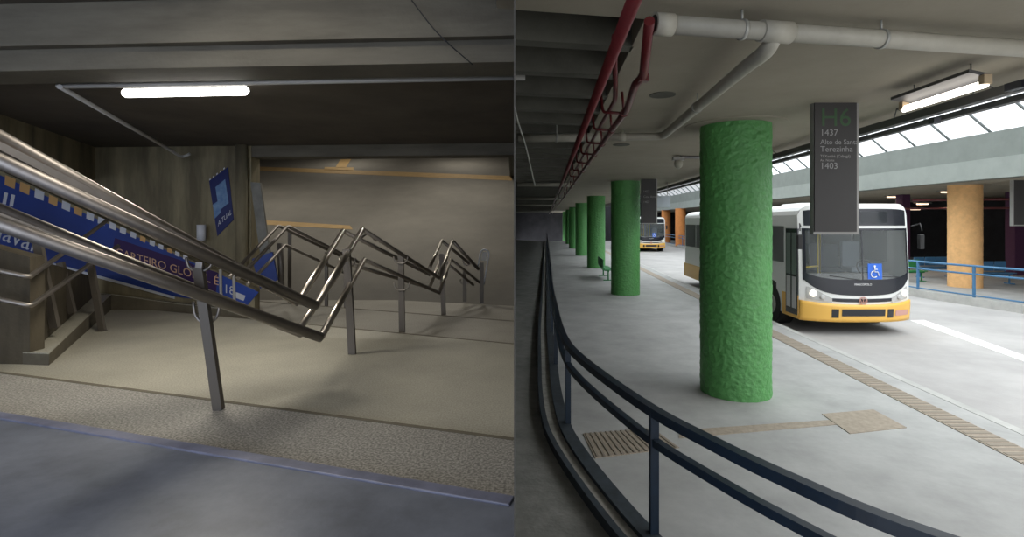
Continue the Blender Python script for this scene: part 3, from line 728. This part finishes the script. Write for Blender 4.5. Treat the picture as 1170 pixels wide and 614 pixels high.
# small valve on the bent pipe
p = P(735, 89, 4.02); MB().obox(p, Vector((.035, 0, 0)), Vector((0, .03, 0)), Vector((0, 0, .03))).build('valve', M['red'], rp)
# loose cable in the coffers
tag(MB().tube(catmull([P(588, 122, 4.5), P(592, 140, 4.7), P(600, 165, 5.2), P(606, 190, 5.6), P(611, 212, 6.0)], 5), .008, 5).build('hanging_cable', M['strap']), 'thin pale cable dangling under the coffered ceiling at its left', 'cable')
# round ceiling recesses
for px, py, r, lb in ((757, 108.5, .14, 'dark round recess in the ceiling between red and pale pipes'), (710, 165.5, .15, 'small dark round recess in the ceiling just beyond the cross pipe')):
    p = FL(px, py, CZ-.004); tag(MB().cyl((p.x, p.y), r, CZ-.01, CZ+.01, 24).build('ceiling_recess', M['ceil_dark']), lb, 'ceiling recess')
# dome camera with bracket
Yc = 11.0; p = P(775, 187, Yc)
cc = thing('ceiling_camera', (p.x, Yc, CZ), 'small pale security camera hanging from the ceiling left of the near green column', 'camera')
MB().tube([(p.x, Yc, CZ), (p.x, Yc, p.z+.08)], .03, 8).build('stem', M['pipe'], cc)
MB().obox((p.x, Yc, p.z+.1), Vector((.12, 0, 0)), Vector((0, .06, 0)), Vector((0, 0, .035))).build('bracket', M['sign_edge'], cc)
MB().tube([(p.x, Yc, p.z+.07), (p.x, Yc, p.z), (p.x, Yc, p.z-.07), (p.x, Yc, p.z-.11)], [.07, .09, .075, .02], 14).build('dome', M['pipe'], cc)
for dz, lb in ((0.33, 'upper of two thin grey conduits running behind the near green column'), (0.16, 'lower of two thin grey conduits running behind the near green column')):
    obj_pipe([(p.x+.05, Yc+.02, p.z+dz-.02), (p.x+1.6, Yc+.3, p.z+dz-.02)], .03, 'conduit', lb, M['tray_lip'], 'conduit')
# near edge lighting: fluorescent fixture, cable trays
def latline(px, py, dz):      # lateral such that the line runs to the vanishing point
    Y = dz*F/(HZ-py); return P(px, py, Y)
fx = thing('fluorescent_fixture', latline(1080, 106, 1.25), 'lit fluorescent fixture under the ceiling edge top right', 'ceiling light')
a = latline(1033, 121, 1.22); b = latline(1126, 91, 1.22)
sd = Vector((1, 0, 0))
MB().slab([a+sd*-.14+Vector((0, 0, .06)), a+sd*.05+Vector((0, 0, .02)), b+sd*.05+Vector((0, 0, .02)), b+sd*-.14+Vector((0, 0, .06))], (0, 0, .03)).build('reflector', M['tray'], fx)
MB().tube([a+Vector((0, 0, -.035)), b+Vector((0, 0, -.035))], .034, 12).build('tube_lamp', M['tube_on'], fx)
dv = (b-a).normalized()
for q in (a, b): MB().obox(q, sd*.035, dv*.03, Vector((0, 0, .04))).build('end_holder', M['tan'], fx)
for q in (a.lerp(b, .15), a.lerp(b, .85)): MB().tube([q+Vector((0, 0, .05)), Vector((q.x, q.y, CZ+.02))], .006, 5).build('hanger', M['tray'], fx)
def tray(px0, py0, dz, w_, h_, name, label, m, lip=True, y1=66, y0=2.4):
    p = latline(px0, py0, dz); lat = p.x-0.065*p.y
    t = thing(name, p, label, 'cable tray')
    MB().bar(R(lat, y0, EYE+dz), R(lat, y1, EYE+dz), w_, h_).build('channel', m, t)
    if lip: MB().bar(R(lat+w_*.5+.012, y0, EYE+dz-h_*.3), R(lat+w_*.5+.012, y1, EYE+dz-h_*.3), 0.03, h_*.5).build('lip', M['tray_lip'], t)
    return t, lat
t1_, l1 = tray(985, 150, 1.26, 0.06, 0.09, 'cable_tray', 'dark cable tray hung along the ceiling edge, upper one under the fluorescent fixture', M['tray'])
for y in (3.6, 4.1, 5.2, 6.4, 8, 10, 13):
    q = R(l1-.1, y, 3.95); MB().tube([R(l1-.05, y-.12, EYE+1.3), R(l1-.1, y, 3.83), R(l1-.05, y+.12, EYE+1.3)], .008, 5).build('hanger', M['tray'], t1_)
t2_, l2 = tray(985, 159, 1.22, 0.05, 0.06, 'cable_tray', 'thinner dark cable tray below and right of the upper one against the skylight', M['tray'])
MB().tube([R(l2-.02, 4.75, EYE+1.24), R(l2-.02, 3.75, EYE+1.24)], .05, 14).build('tan_sleeve', M['tan'], t2_)
p = latline(1068, 138, 1.14); MB().obox(p, Vector((.04, 0, 0)), Vector((0, .04, 0)), Vector((0, 0, .035))).build('junction_box', M['bblack'], t2_)
p = latline(1163, 98, 1.25); MB().obox(p, Vector((.05, 0, 0)), Vector((0, .08, 0)), Vector((0, 0, .035))).build('junction_box', M['bblack'], t2_)
# far platform ceiling lights and red pipes
for px, py, lb in ((1020, 225, 'warm oval ceiling lamp just above the right roof corner of the near bus'), (1054, 233, 'lower warm ceiling lamp between the bus and the orange column'), (1083, 219.5, 'small warm ceiling lamp against the left edge of the pale orange column'),
                   (1045, 239, 'dim warm ceiling lamp furthest back left of the pale orange column')):
    p = FL(px, py, CZ-.06) if False else P(px, py, (CZ-.08-EYE)*F/(HZ-py))
    if p.x > 27: p = P(px, py, 27)
    fxx = thing('ceiling_lamp', (p.x, p.y, p.z), lb, 'ceiling light', 'warm lamps under the far ceiling')
    MB().obox(p+Vector((0, 0, .05)), Vector((.32, 0, 0)), Vector((0, .2, 0)), Vector((0, 0, .03))).build('housing', M['sign_edge'], fxx)
    MB().tube([p+Vector((-.28, 0, 0)), p+Vector((.28, 0, 0))], .05, 10).build('tube_lamp', M['tube_pink'], fxx)
    area('lamp_light', p-Vector((0, 0, .1)), (0, 0, 0), .5, .2, 18, (1, .75, .55), fxx)
obj_pipe([(16.4, 21.5, 3.35), (22, 19.8, 3.35), (27, 18.5, 3.35)], .05, 'red_pipe', 'red pipe under the far ceiling behind the pale orange column, upper one', M['red'])
obj_pipe([(16.6, 23.5, 3.05), (22, 22, 3.05), (27, 20.5, 3.05)], .04, 'red_pipe', 'red pipe under the far ceiling, lower and further back', M['red'])

# =================================================================== HANGING SIGNS
def hanging_sign(px0, px1, pyb, Y, thick, name, label, group):
    a = P(px0, 0, Y).x; b = P(px1, 0, Y).x; zb_ = P(0, pyb, Y).z
    s_ = thing(name, ((a+b)/2, Y, zb_), label, 'sign', group)
    MB().box(a, b, Y, Y+thick, zb_, CZ).build('board', M['sign'], s_)
    MB().box(a-.004, b+.035, Y+.02, Y+thick-.01, zb_-.03, CZ).build('frame', M['sign_edge'], s_)
    return s_, a, b
s1, a, b = hanging_sign(931, 979, 265, 6.15, .10, 'hanging_sign', 'tall dark platform sign H6 hanging from the ceiling in front of the bus', 'dark hanging platform signs')
def st(s_, px, py, size, m, nm):
    q = P(px, py, 6.15); text(nm, s_, q+Vector((0, -.003, 0)), Vector((size, 0, 0)), Vector((0, 0, size)), m, s1, 0.0)
st('H6', 937, 144, .30, M['sign_green'], 'bay_number')
st('1437', 937, 155, .105, M['sign_txt'], 'route_number')
st('Alto de Santa', 937, 165, .082, M['sign_txt'], 'route_name')
st('Terezinha', 937, 173.5, .095, M['sign_txt'], 'route_name')
st('TI Xambá (Cabugá)', 937, 180, .045, M['sign_edge'], 'route_note'); st('Av. Norte', 937, 184.5, .04, M['sign_edge'], 'route_note')
st('1403', 937, 193, .105, M['sign_txt'], 'route_number')
s2, a, b = hanging_sign(733, 750, 255, 17, .10, 'hanging_sign', 'smaller looking dark platform sign hanging further off, right of the second green column', 'dark hanging platform signs')
for k, py in enumerate((220, 226, 232)):
    q = P(735, py, 17); text('route_number', ('1427', 'Casa Amarela', '1407')[k], q+Vector((0, -.003, 0)), Vector((.1, 0, 0)), Vector((0, 0, .1)), M['sign_txt'], s2, 0.0)
Y = 18.5; a = P(745, 224, Y); b = P(766, 237, Y)
gb = thing('hanging_board', ((a.x+b.x)/2, Y, b.z), 'small blank pale grey board hanging over the road right of the distant dark sign', 'sign')
MB().box(a.x, b.x, Y, Y+.06, b.z, a.z).build('board', M['grey'], gb, bevel=0.01)
for x in (a.x+.1, b.x-.1): MB().tube([(x, Y+.03, a.z), (x, Y+.03, CZ+.02)], .012, 6).build('hanger', M['strap'], gb)
Y = 17.5; a = P(1158, 209, Y); b = P(1182, 257, Y)
sg = thing('hanging_sign', ((a.x+b.x)/2, Y, b.z), 'dark hanging sign with pale frame, cut by the right edge of the photo', 'sign')
MB().box(a.x, b.x, Y, Y+.08, b.z, CZ).build('board', M['sign'], sg)
mb = MB(); mb.box(a.x-.03, a.x, Y-.02, Y+.1, b.z, CZ); mb.box(a.x-.03, b.x, Y-.02, Y+.1, b.z-.04, b.z); mb.build('frame', M['sign_edge'], sg)

# =================================================================== FLOOR MARKINGS, BENCHES
def tactile(poly, name, label, nx=0):
    pts = [FL(x, y, 0.003) for x, y in poly]
    t = thing(name, (sum(p.x for p in pts)/len(pts), sum(p.y for p in pts)/len(pts), 0), label, 'tactile paving')
    MB().prism([(p.x, p.y) for p in pts], 0.0, 0.008).build('tile_field', M['beige_tile'], t)
    return t, pts
t, pts = tactile([(666, 496), (746, 490), (776, 512), (680, 524)], 'tactile_paving', 'beige ribbed tactile patch on the floor behind the navy railing')
mb = MB()
for k in range(14):
    a = pts[0].lerp(pts[1], (k+.5)/14); b = pts[3].lerp(pts[2], (k+.5)/14); mb.bar(a+Vector((0, 0, .008)), b+Vector((0, 0, .008)), .022, .008)
mb.build('ribs', M['rib_tile'], t)
tactile([(776, 496), (800, 490.5), (947, 480.5), (956, 485.5), (812, 498), (776, 501)], 'tactile_paving', 'narrow beige tactile strip joining the two beige patches')
t, pts = tactile([(939, 473.5), (998, 468.5), (1036, 489), (971, 496), (954, 484)], 'tactile_paving', 'beige tactile patch to the right of the near green column')
ts = thing('tactile_strip', R(5.0, 20, 0), 'long beige tactile strip running parallel to the platform edge', 'tactile paving')
MB().prism([tuple(R(4.82, 0, 0))[:2], tuple(R(5.16, 0, 0))[:2], tuple(R(5.16, 66, 0))[:2], tuple(R(4.82, 66, 0))[:2]], 0, 0.008).build('tile_field', M['beige_tile'], ts)
mb = MB(); y = 3.0
while y < 16:
    mb.obox(R(4.99, y, .010), Vector((.15, 0, 0)), Vector((0, .03, 0)), Vector((0, 0, .003))); y += .11
mb.build('ribs', M['rib_tile'], ts)
pts = [FL(x, y, -0.147) for x, y in ((1040, 366.5), (1056, 366), (1200, 417), (1200, 424))]
tag(MB().prism([(p.x, p.y) for p in pts], -0.152, -0.145).build('lane_line', M['white_paint']), 'white painted lane line on the road right of the near bus', 'road marking')

def bench(px, py, label, m, seats=3, rot=0.0, Yf=None, group=None):
    p = FL(px, py, 0)
    bn = thing('bench', p, label, 'bench', group)
    ax = Vector((math.cos(rot), math.sin(rot), 0)); ay = Vector((-ax.y, ax.x, 0)); L = seats*.55
    def Q(a, b, z): return p+ax*a+ay*b+Vector((0, 0, z))
    for k in range(seats):
        c = -L/2+.275+.55*k
        MB().obox(Q(c, 0, .44), ax*.25, ay*.21, Vector((0, 0, .02))).build('seat', m, bn, bevel=.01)
        MB().obox(Q(c, .22, .70), ax*.25, ay*.02, Vector((0, 0, .19))).build('backrest', m, bn, bevel=.01)
    MB().bar(Q(-L/2, 0, .39), Q(L/2, 0, .39), .06, .06).build('beam', m, bn)
    for c in (-L/2+.12, L/2-.12):
        MB().tube([Q(c, 0, .38), Q(c, 0, 0.0)], .03, 8).bar(Q(c, -.2, .02), Q(c, .2, .02), .05, .04).build('leg', m, bn)
        MB().tube([Q(c, .1, .4), Q(c, .22, .55), Q(c, .23, .85)], .02, 6).build('back_frame', m, bn)
    return bn
bench(692, 318, 'green metal bench standing against the second green column', M['bench'], 4, math.radians(86))
bench(1042, 322, 'green metal bench behind the blue railing just right of the bus', M['bench'], 2, 0.1)
for px, lb in ((1068, 'dark blue bench behind the blue railing, left of the pale orange column'), (1135, 'dark blue bench behind the blue railing, right of the pale orange column')):
    bench(px, 317 if px < 1100 else 325, lb, M['blue_rail'], 3, 0.1, group='dark blue benches')

# =================================================================== STAIRWELL THINGS
# lamp
la = P(141, 106.5, 5.62); lb_ = P(283, 103.5, 5.5)
lf = thing('fluorescent_fixture', (la+lb_)/2, 'bright white fluorescent batten glowing under the dark stairwell ceiling', 'ceiling light')
M['batten_on'] = mat('lit_batten', (1.0, 0.98, 0.93), 0.5, emit=9.0)
dvv = (lb_-la).normalized()
MB().tube([la, la+dvv*.03, lb_-dvv*.03, lb_], [.03, .048, .048, .03], 16).build('diffuser', M['batten_on'], lf)
MB().bar(la+dvv*.03+Vector((0, 0, .05)), lb_-dvv*.03+Vector((0, 0, .05)), .07, .03).build('housing', M['cond'], lf)
area('batten_light', (la+lb_)/2-Vector((0, 0, .08)), (0, 0, 0.02), 1.3, .1, 68, (1, .93, .80), lf)
# added battens that brighten the flights and ramp, unseen above the beams
for loc, pw in (((-2.2, 3.4, 4.66), 38), ((-5, 1.5, 4.66), 18), ((-3.5, 15, 7.2), 180), ((-9, 18, 7.2), 130), ((-2, 20, 7.2), 90), ((-8, 25.5, 7.25), 40), ((-2.5, 25.5, 7.25), 40)):
    lf2 = thing('fluorescent_fixture', loc, 'added fluorescent batten out of view, brightening the stairwell and ramp', 'ceiling light', 'added unseen battens')
    MB().bar(Vector(loc)+Vector((-.6, 0, .06)), Vector(loc)+Vector((.6, 0, .06)), .1, .05).build('housing', M['cond'], lf2)
    area('batten_light', loc, (0, 0, 0), 1.3, .12, pw, (1, .93, .82), lf2)
# conduit and cable tray under the ceiling
obj_pipe([P(66, 98.5, 5.55), P(300, 94, 5.4), P(600, 88.5, 5.25)], .029, 'conduit', 'long pale conduit running across under the stairwell ceiling behind the lamp', M['cond'], 'conduit')
tg = thing('cable_tray', P(400, 83, 5.3), 'dark cable tray just above the pale conduit in the stairwell', 'cable tray')
MB().bar(P(160, 91, 5.5), P(600, 80.5, 5.3), .03, .05).build('channel', M['cond'], tg)
for px in (360, 580):
    q = P(px, 90-(px-360)*.02, 5.35); MB().bar(q, q+Vector((0, 0, .09)), .03, .03).build('hanger', M['cond'], tg)
obj_pipe([P(68, 99, 5.5), P(185, 166, 9.3), P(208, 180, 9.9), P(217, 176, 9.9)], .026, 'conduit', 'thin diagonal conduit running back under the stairwell ceiling to a hooked end', M['cond'], 'conduit')
tag(MB().tube(catmull([P(470, 0, 4.5), P(500, 38, 4.48), P(540, 74, 4.55)], 6), .006, 5).build('hanging_cable', M['black']), 'thin black cable hanging down the concrete beam upper right of the stairwell', 'cable')

# banner on the parapet
bn = thing('banner', wp(150, 330), 'long blue printed banner on the parapet behind the handrails', 'banner')
BA = [wp(-40, 182, .012), wp(296, 334, .012), wp(283, 349, .012), wp(200, 339, .012), wp(-40, 272, .012)]
MB().slab(BA, -wn*.008).build('cloth', M['banner'], bn)
MB().slab([wp(-40, 272, .03), wp(200, 339, .03), wp(200, 341.5, .03), wp(-40, 276, .03)], -wn*.02).build('lower_hem', M['ban_white'], bn)
MB().slab([wp(132, 272, .014), wp(250, 312, .014), wp(247, 336, .014), wp(150, 300, .014), wp(128, 290, .014)], -wn*.002).build('purple_panel', M['ban_purple'], bn)
xs = [7, 24, 41, 57, 72, 86, 100, 113, 126, 138, 150, 161, 172, 182, 192, 201, 210]
cols = 'OOWOWOWWWWWOWWOWW'
for x, cch in zip(xs, cols):
    s_ = max(5, 12*(1-x/330)); y = 196+0.452*x+ (1-x/200)*1.0
    MB().slab([wp(x, y, .015), wp(x+s_, y+s_*.42, .015), wp(x+s_*.9, y+s_*.42+s_*.95, .015), wp(x-s_*.08, y+s_*.95, .015)], -wn*.002).build('check_square', M['ban_orange'] if cch == 'O' else M['ban_white'], bn)
for x in (6, 14):
    MB().slab([wp(x, 218+.3*x, .015), wp(x+4, 219+.3*x, .015), wp(x+1.5, 232+.3*x, .015), wp(x-2.5, 231+.3*x, .015)], -wn*.002).build('stroke', M['ban_white'], bn)
o_ = wp(-47, 256, .016); xv = (wp(34, 286, .016)-o_); L = xv.length; xv = xv/L
text('script_lettering', 'Carnaval', o_, xv*.46, Vector((0, 0, .50)), M['ban_white'], bn, 0.0, shear=0.35)
o_ = wp(133, 292, .018); xv = (wp(243, 324, .018)-o_); L = xv.length; xv = xv/L
text('lettering', 'CARTEIRO GLOBAL É', o_, xv*.215, Vector((0, 0, .21)), M['ban_peach'], bn, 0.0)
MB().slab([wp(268, 333, .016), wp(281, 338, .016), wp(279, 344, .016), wp(266, 339, .016)], -wn*.002).build('white_label', M['ban_white'], bn)
text('figure', '18', wp(256, 334, .016), xv*.22, Vector((0, 0, .22)), M['ban_white'], bn, 0.0)
for x in (253, 268):
    MB().bar(wp(x, 308, .03), wp(x+1, 345, .03), .045, .02).build('fixing_strap', M['cond'], bn)
# poster on the back wall
bwn = Vector((BW1.y-BW0.y, -(BW1.x-BW0.x), 0)).normalized()
if bwn.y > 0: bwn = -bwn
def bp_(px, py, off=.02): return onplane(px, py, BW1, bwn)+bwn*off
ps = thing('poster', bp_(255, 262), 'tilted navy blue poster on the stained concrete wall', 'poster')
MB().slab([bp_(239.5, 207), bp_(261, 191), bp_(267.5, 251), bp_(249, 270)], -bwn*.012).build('sheet', M['poster_dark'], ps)
MB().slab([bp_(247, 214, .024), bp_(258, 205, .024), bp_(262, 232, .024), bp_(251, 241, .024)], -bwn*.003).build('picture', M['poster_light'], ps)
MB().slab([bp_(244, 234, .023), bp_(251, 229, .023), bp_(253, 243, .023), bp_(246, 250, .023)], -bwn*.003).build('picture', M['poster_light'], ps)
xq = (bp_(264, 244)-bp_(249, 258)).normalized()
text('lettering', 'A.TUAL', bp_(250, 259, .026), xq*.11, Vector((0, 0, .15)), M['ban_white'], ps, 0.0)
mb = MB()
for k in range(5):
    x = 240+k*4; y = 205-k*3.1; mb.slab([bp_(x, y, .026), bp_(x+1.6, y-1.2, .026), bp_(x+1.8, y+.4, .026), bp_(x+.2, y+1.6, .026)], -bwn*.002)
mb.build('dotted_edge', M['ban_white'], ps)
tag(MB().cyl((P(231, 270, 10.2).x, P(231, 270, 10.2).y-.03), .08, P(231, 275, 10.2).z, P(231, 257, 10.2).z, 16).build('wall_lamp', M['ban_white']), 'small white rounded wall fitting low on the stained wall left of the poster', 'wall fitting')
# leaning pale panel and blue board by the end of the wall
q = [P(286, 208, 10.25), P(297, 209, 10.2), P(304, 262, 10.05), P(314, 328, 9.85), P(303, 330, 9.9), P(293, 262, 10.1)]
tag(MB().slab(q, (0, .06, 0)).build('leaning_panel', mat('pale_panel', (0.20, 0.20, 0.185), 0.6, var=.25, scale=3)), 'tall pale grey panel leaning at the free end of the stained wall', 'panel')
q = [P(288, 296, 9.75), P(311, 288, 9.75), P(317, 320, 9.75), P(297, 330, 9.75)]
tag(MB().slab(q, (0, .05, 0)).build('blue_board', M['banner']), 'blue board behind the far left handrail at the end of the stained wall', 'board')
tag(MB().tube([P(320, 278, 10.0), P(322, 335, 10.0)], .055, 12).build('dark_post', M['steel_dark']), 'dark post with pale foot just right of the blue board', 'post')

# ---------------------------------------------------------------- handrails
def rail(pts, r, parent, name='rail', fr=.06, m=None, n=14):
    return MB().tube(fillet(pts, fr), r, n).build(name, m or M['steel'], parent)
def back(p0, p1, k): return p0+(p0-p1)*k
h1 = thing('handrail', P(250, 468, 4.2), 'nearest stainless steel double handrail, large brushed bars descending from upper left', 'handrail')
r1 = .040
for (ya, Ya), (xb, yb2, Yb), nm in (((157, 3.35), (341, 345, 4.98), 'upper_rail'), ((184, 3.15), (361, 350, 4.86), 'upper_rail'),
                                    ((241, 3.4), (345, 381, 4.98), 'lower_rail'), ((256, 3.2), (367, 386, 4.86), 'lower_rail')):
    a = P(0, ya, Ya); b = P(xb, yb2, Yb); rail([back(a, b, .35), b], .046, h1, nm)
# flat brushed channel between each pair of bars
for (y0_, Y0), (x1_, y1_, Y1) in (((170, 3.26), (350, 347.5, 4.92)), ((249, 3.3), (355, 384, 4.92))):
    a = P(0, y0_, Y0); b = P(x1_, y1_, Y1); a2 = back(a, b, .35)
    MB().bar(a2, b, .20, .045).build('channel', M['steel'], h1)
# links that run on level to the next flight
rail([P(341, 345, 4.98), P(392, 264, 7.2)], .034, h1, 'upper_link', m=M['steel_bright'])
rail([P(361, 350, 4.86), P(414, 262, 7.0)], .034, h1, 'upper_link', m=M['steel_bright'])
rail([P(343, 375, 4.98), P(393, 303, 7.2)], .032, h1, 'lower_link', m=M['steel_bright'])
rail([P(367, 385, 4.86), P(416, 297, 7.0)], .034, h1, 'lower_link', m=M['steel_bright'])
# second flight
rail([P(392, 264, 7.2), P(491, 314, 8.9)], .030, h1, 'upper_rail')
rail([P(414, 262, 7.0), P(502, 318, 8.7)], .030, h1, 'upper_rail')
rail([P(393, 300, 7.2), P(490, 329, 8.9)], .028, h1, 'lower_rail')
rail([P(416, 297, 7.0), P(502, 335, 8.7)], .028, h1, 'lower_rail')
rail([P(491, 306, 8.9), P(505, 275, 11.0)], .030, h1, 'upper_link', m=M['steel_bright'])
rail([P(502, 318, 8.7), P(517, 275, 10.8)], .030, h1, 'upper_link', m=M['steel_bright'])
rail([P(491, 329, 8.9), P(505, 292, 11.0)], .028, h1, 'lower_link', m=M['steel_bright'])
rail([P(502, 335, 8.7), P(515, 297, 10.8)], .028, h1, 'lower_link', m=M['steel_bright'])
rail([P(505, 275, 11.0), P(536, 301, 11.5)], .032, h1, 'upper_rail')
rail([P(517, 275, 10.8), P(547, 308, 11.3)], .036, h1, 'upper_rail')
rail([P(510, 300, 11.0), P(541, 326, 11.5)], .028, h1, 'lower_rail')
rail([P(515, 296, 10.8), P(548, 323, 11.3)], .028, h1, 'lower_rail')
# end loop with its plate
lp = [P(546, 306, 11.3), P(549, 288, 11.3), P(552, 285, 11.3), P(557, 286, 11.3), P(559, 290, 11.3), P(556, 306, 11.3), P(553, 325, 11.3)]
rail(lp, .016, h1, 'end_loop', m=M['ban_white'])
MB().slab([P(551, 288, 11.3), P(556.5, 288, 11.3), P(555.5, 298, 11.3), P(549.5, 298, 11.3)], (0, .02, 0)).build('end_plate', M['cond'], h1)
# posts
def post(px0, py0, px1, py1, Y, wd, dp=.05, nm='post'):
    MB().bar(P(px0, py0, Y), P(px1, py1, Y), wd, dp).build(nm, M['steel_dark'], h1)
post(227, 305, 250, 468, 4.2, .075, .05)
MB().bar(P(224.5, 302.5, 4.17), P(232, 303.5, 4.17), .03, .05).build('post_cap', M['steel'], h1)
post(396, 285, 402.5, 404.5, 6.16, .085)
post(458, 290, 459.5, 380, 7.86, .085)
post(504.5, 290, 507, 360, 9.9, .085)
post(531, 310, 531, 345, 11.5, .08); post(550.5, 300, 550.5, 347, 11.3, .085)
# U brackets carrying the rails on the posts
def ubr(px, py, w_, h_, Y, r):
    rail([P(px-w_, py-h_, Y), P(px-w_*.9, py+h_*.3, Y), P(px-w_*.4, py+h_, Y), P(px+w_*.4, py+h_, Y), P(px+w_*.9, py+h_*.3, Y), P(px+w_, py-h_, Y)], r, h1, 'bracket', .05)
ubr(228, 302, 15, 8, 4.2, .012); ubr(236, 357, 15, 12, 4.25, .012)
ubr(458, 297, 8, 4, 7.8, .012); ubr(459, 327, 9, 5, 7.8, .012)
ubr(506, 315, 5, 4, 9.8, .014); ubr(397, 300, 9, 5, 6.2, .012)
for px, py in ((534, 300), (531, 322)): ubr(px, py, 5, 3, 11.5, .016)
# handrail at the far left running behind the first one
h2 = thing('handrail', P(320, 320, 10), 'thinner stainless handrail beyond the nearest one, above the blue board', 'handrail')
rail([P(262, 317, 7.6), P(277, 301, 8.0), P(318, 258, 9.6), P(388, 292, 10.3)], .028, h2, 'upper_rail')
rail([P(272, 318, 7.4), P(288, 302, 7.8), P(329, 258.5, 9.4), P(410, 300, 10.2)], .030, h2, 'upper_rail')
rail([P(283, 325, 7.4), P(297, 311, 7.8), P(326, 280, 9.4), P(402, 316, 10.2)], .026, h2, 'lower_rail')
rail([P(388, 292, 10.3), P(420, 266, 10.8), P(430, 275, 11.0)], .024, h2, 'upper_link')
for px, a_, b_, Y in ((373, 288, 333, 10.6), (331, 262, 334, 10.8), (395, 296, 336, 10.5)):
    MB().bar(P(px, a_, Y), Vector((P(px, a_, Y).x, Y, Z3)), .06, .05).build('post', M['steel_dark'], h2)
# handrail end at the left edge
h3 = thing('handrail', P(117, 378, 7.5), 'stainless handrail with bent bars at the left edge in front of the blue banner', 'handrail')
rail([P(-60, 297, 5.2), P(33, 317, 5.4), P(70, 291, 6.3), P(125, 250, 7.9)], .026, h3, 'upper_rail')
rail([P(-60, 330, 5.2), P(35, 350, 5.4), P(103, 302, 7.1), P(135, 281, 8.0)], .026, h3, 'lower_rail')
MB().bar(P(103, 300, 7.5), P(117, 378, 7.5), .085, .05).build('post', M['steel_dark'], h3)
MB().bar(P(112, 378.5, 7.47), P(120, 378.5, 7.47), .1, .015).build('foot_plate', M['steel_dark'], h3)
MB().bar(P(43, 277, 6.4), P(63, 375, 6.4), .10, .05).build('post', M['steel_dark'], h3)
MB().bar(P(69, 300, 7.3), P(83, 358, 7.3), .09, .05).build('post', M['steel_dark'], h3)
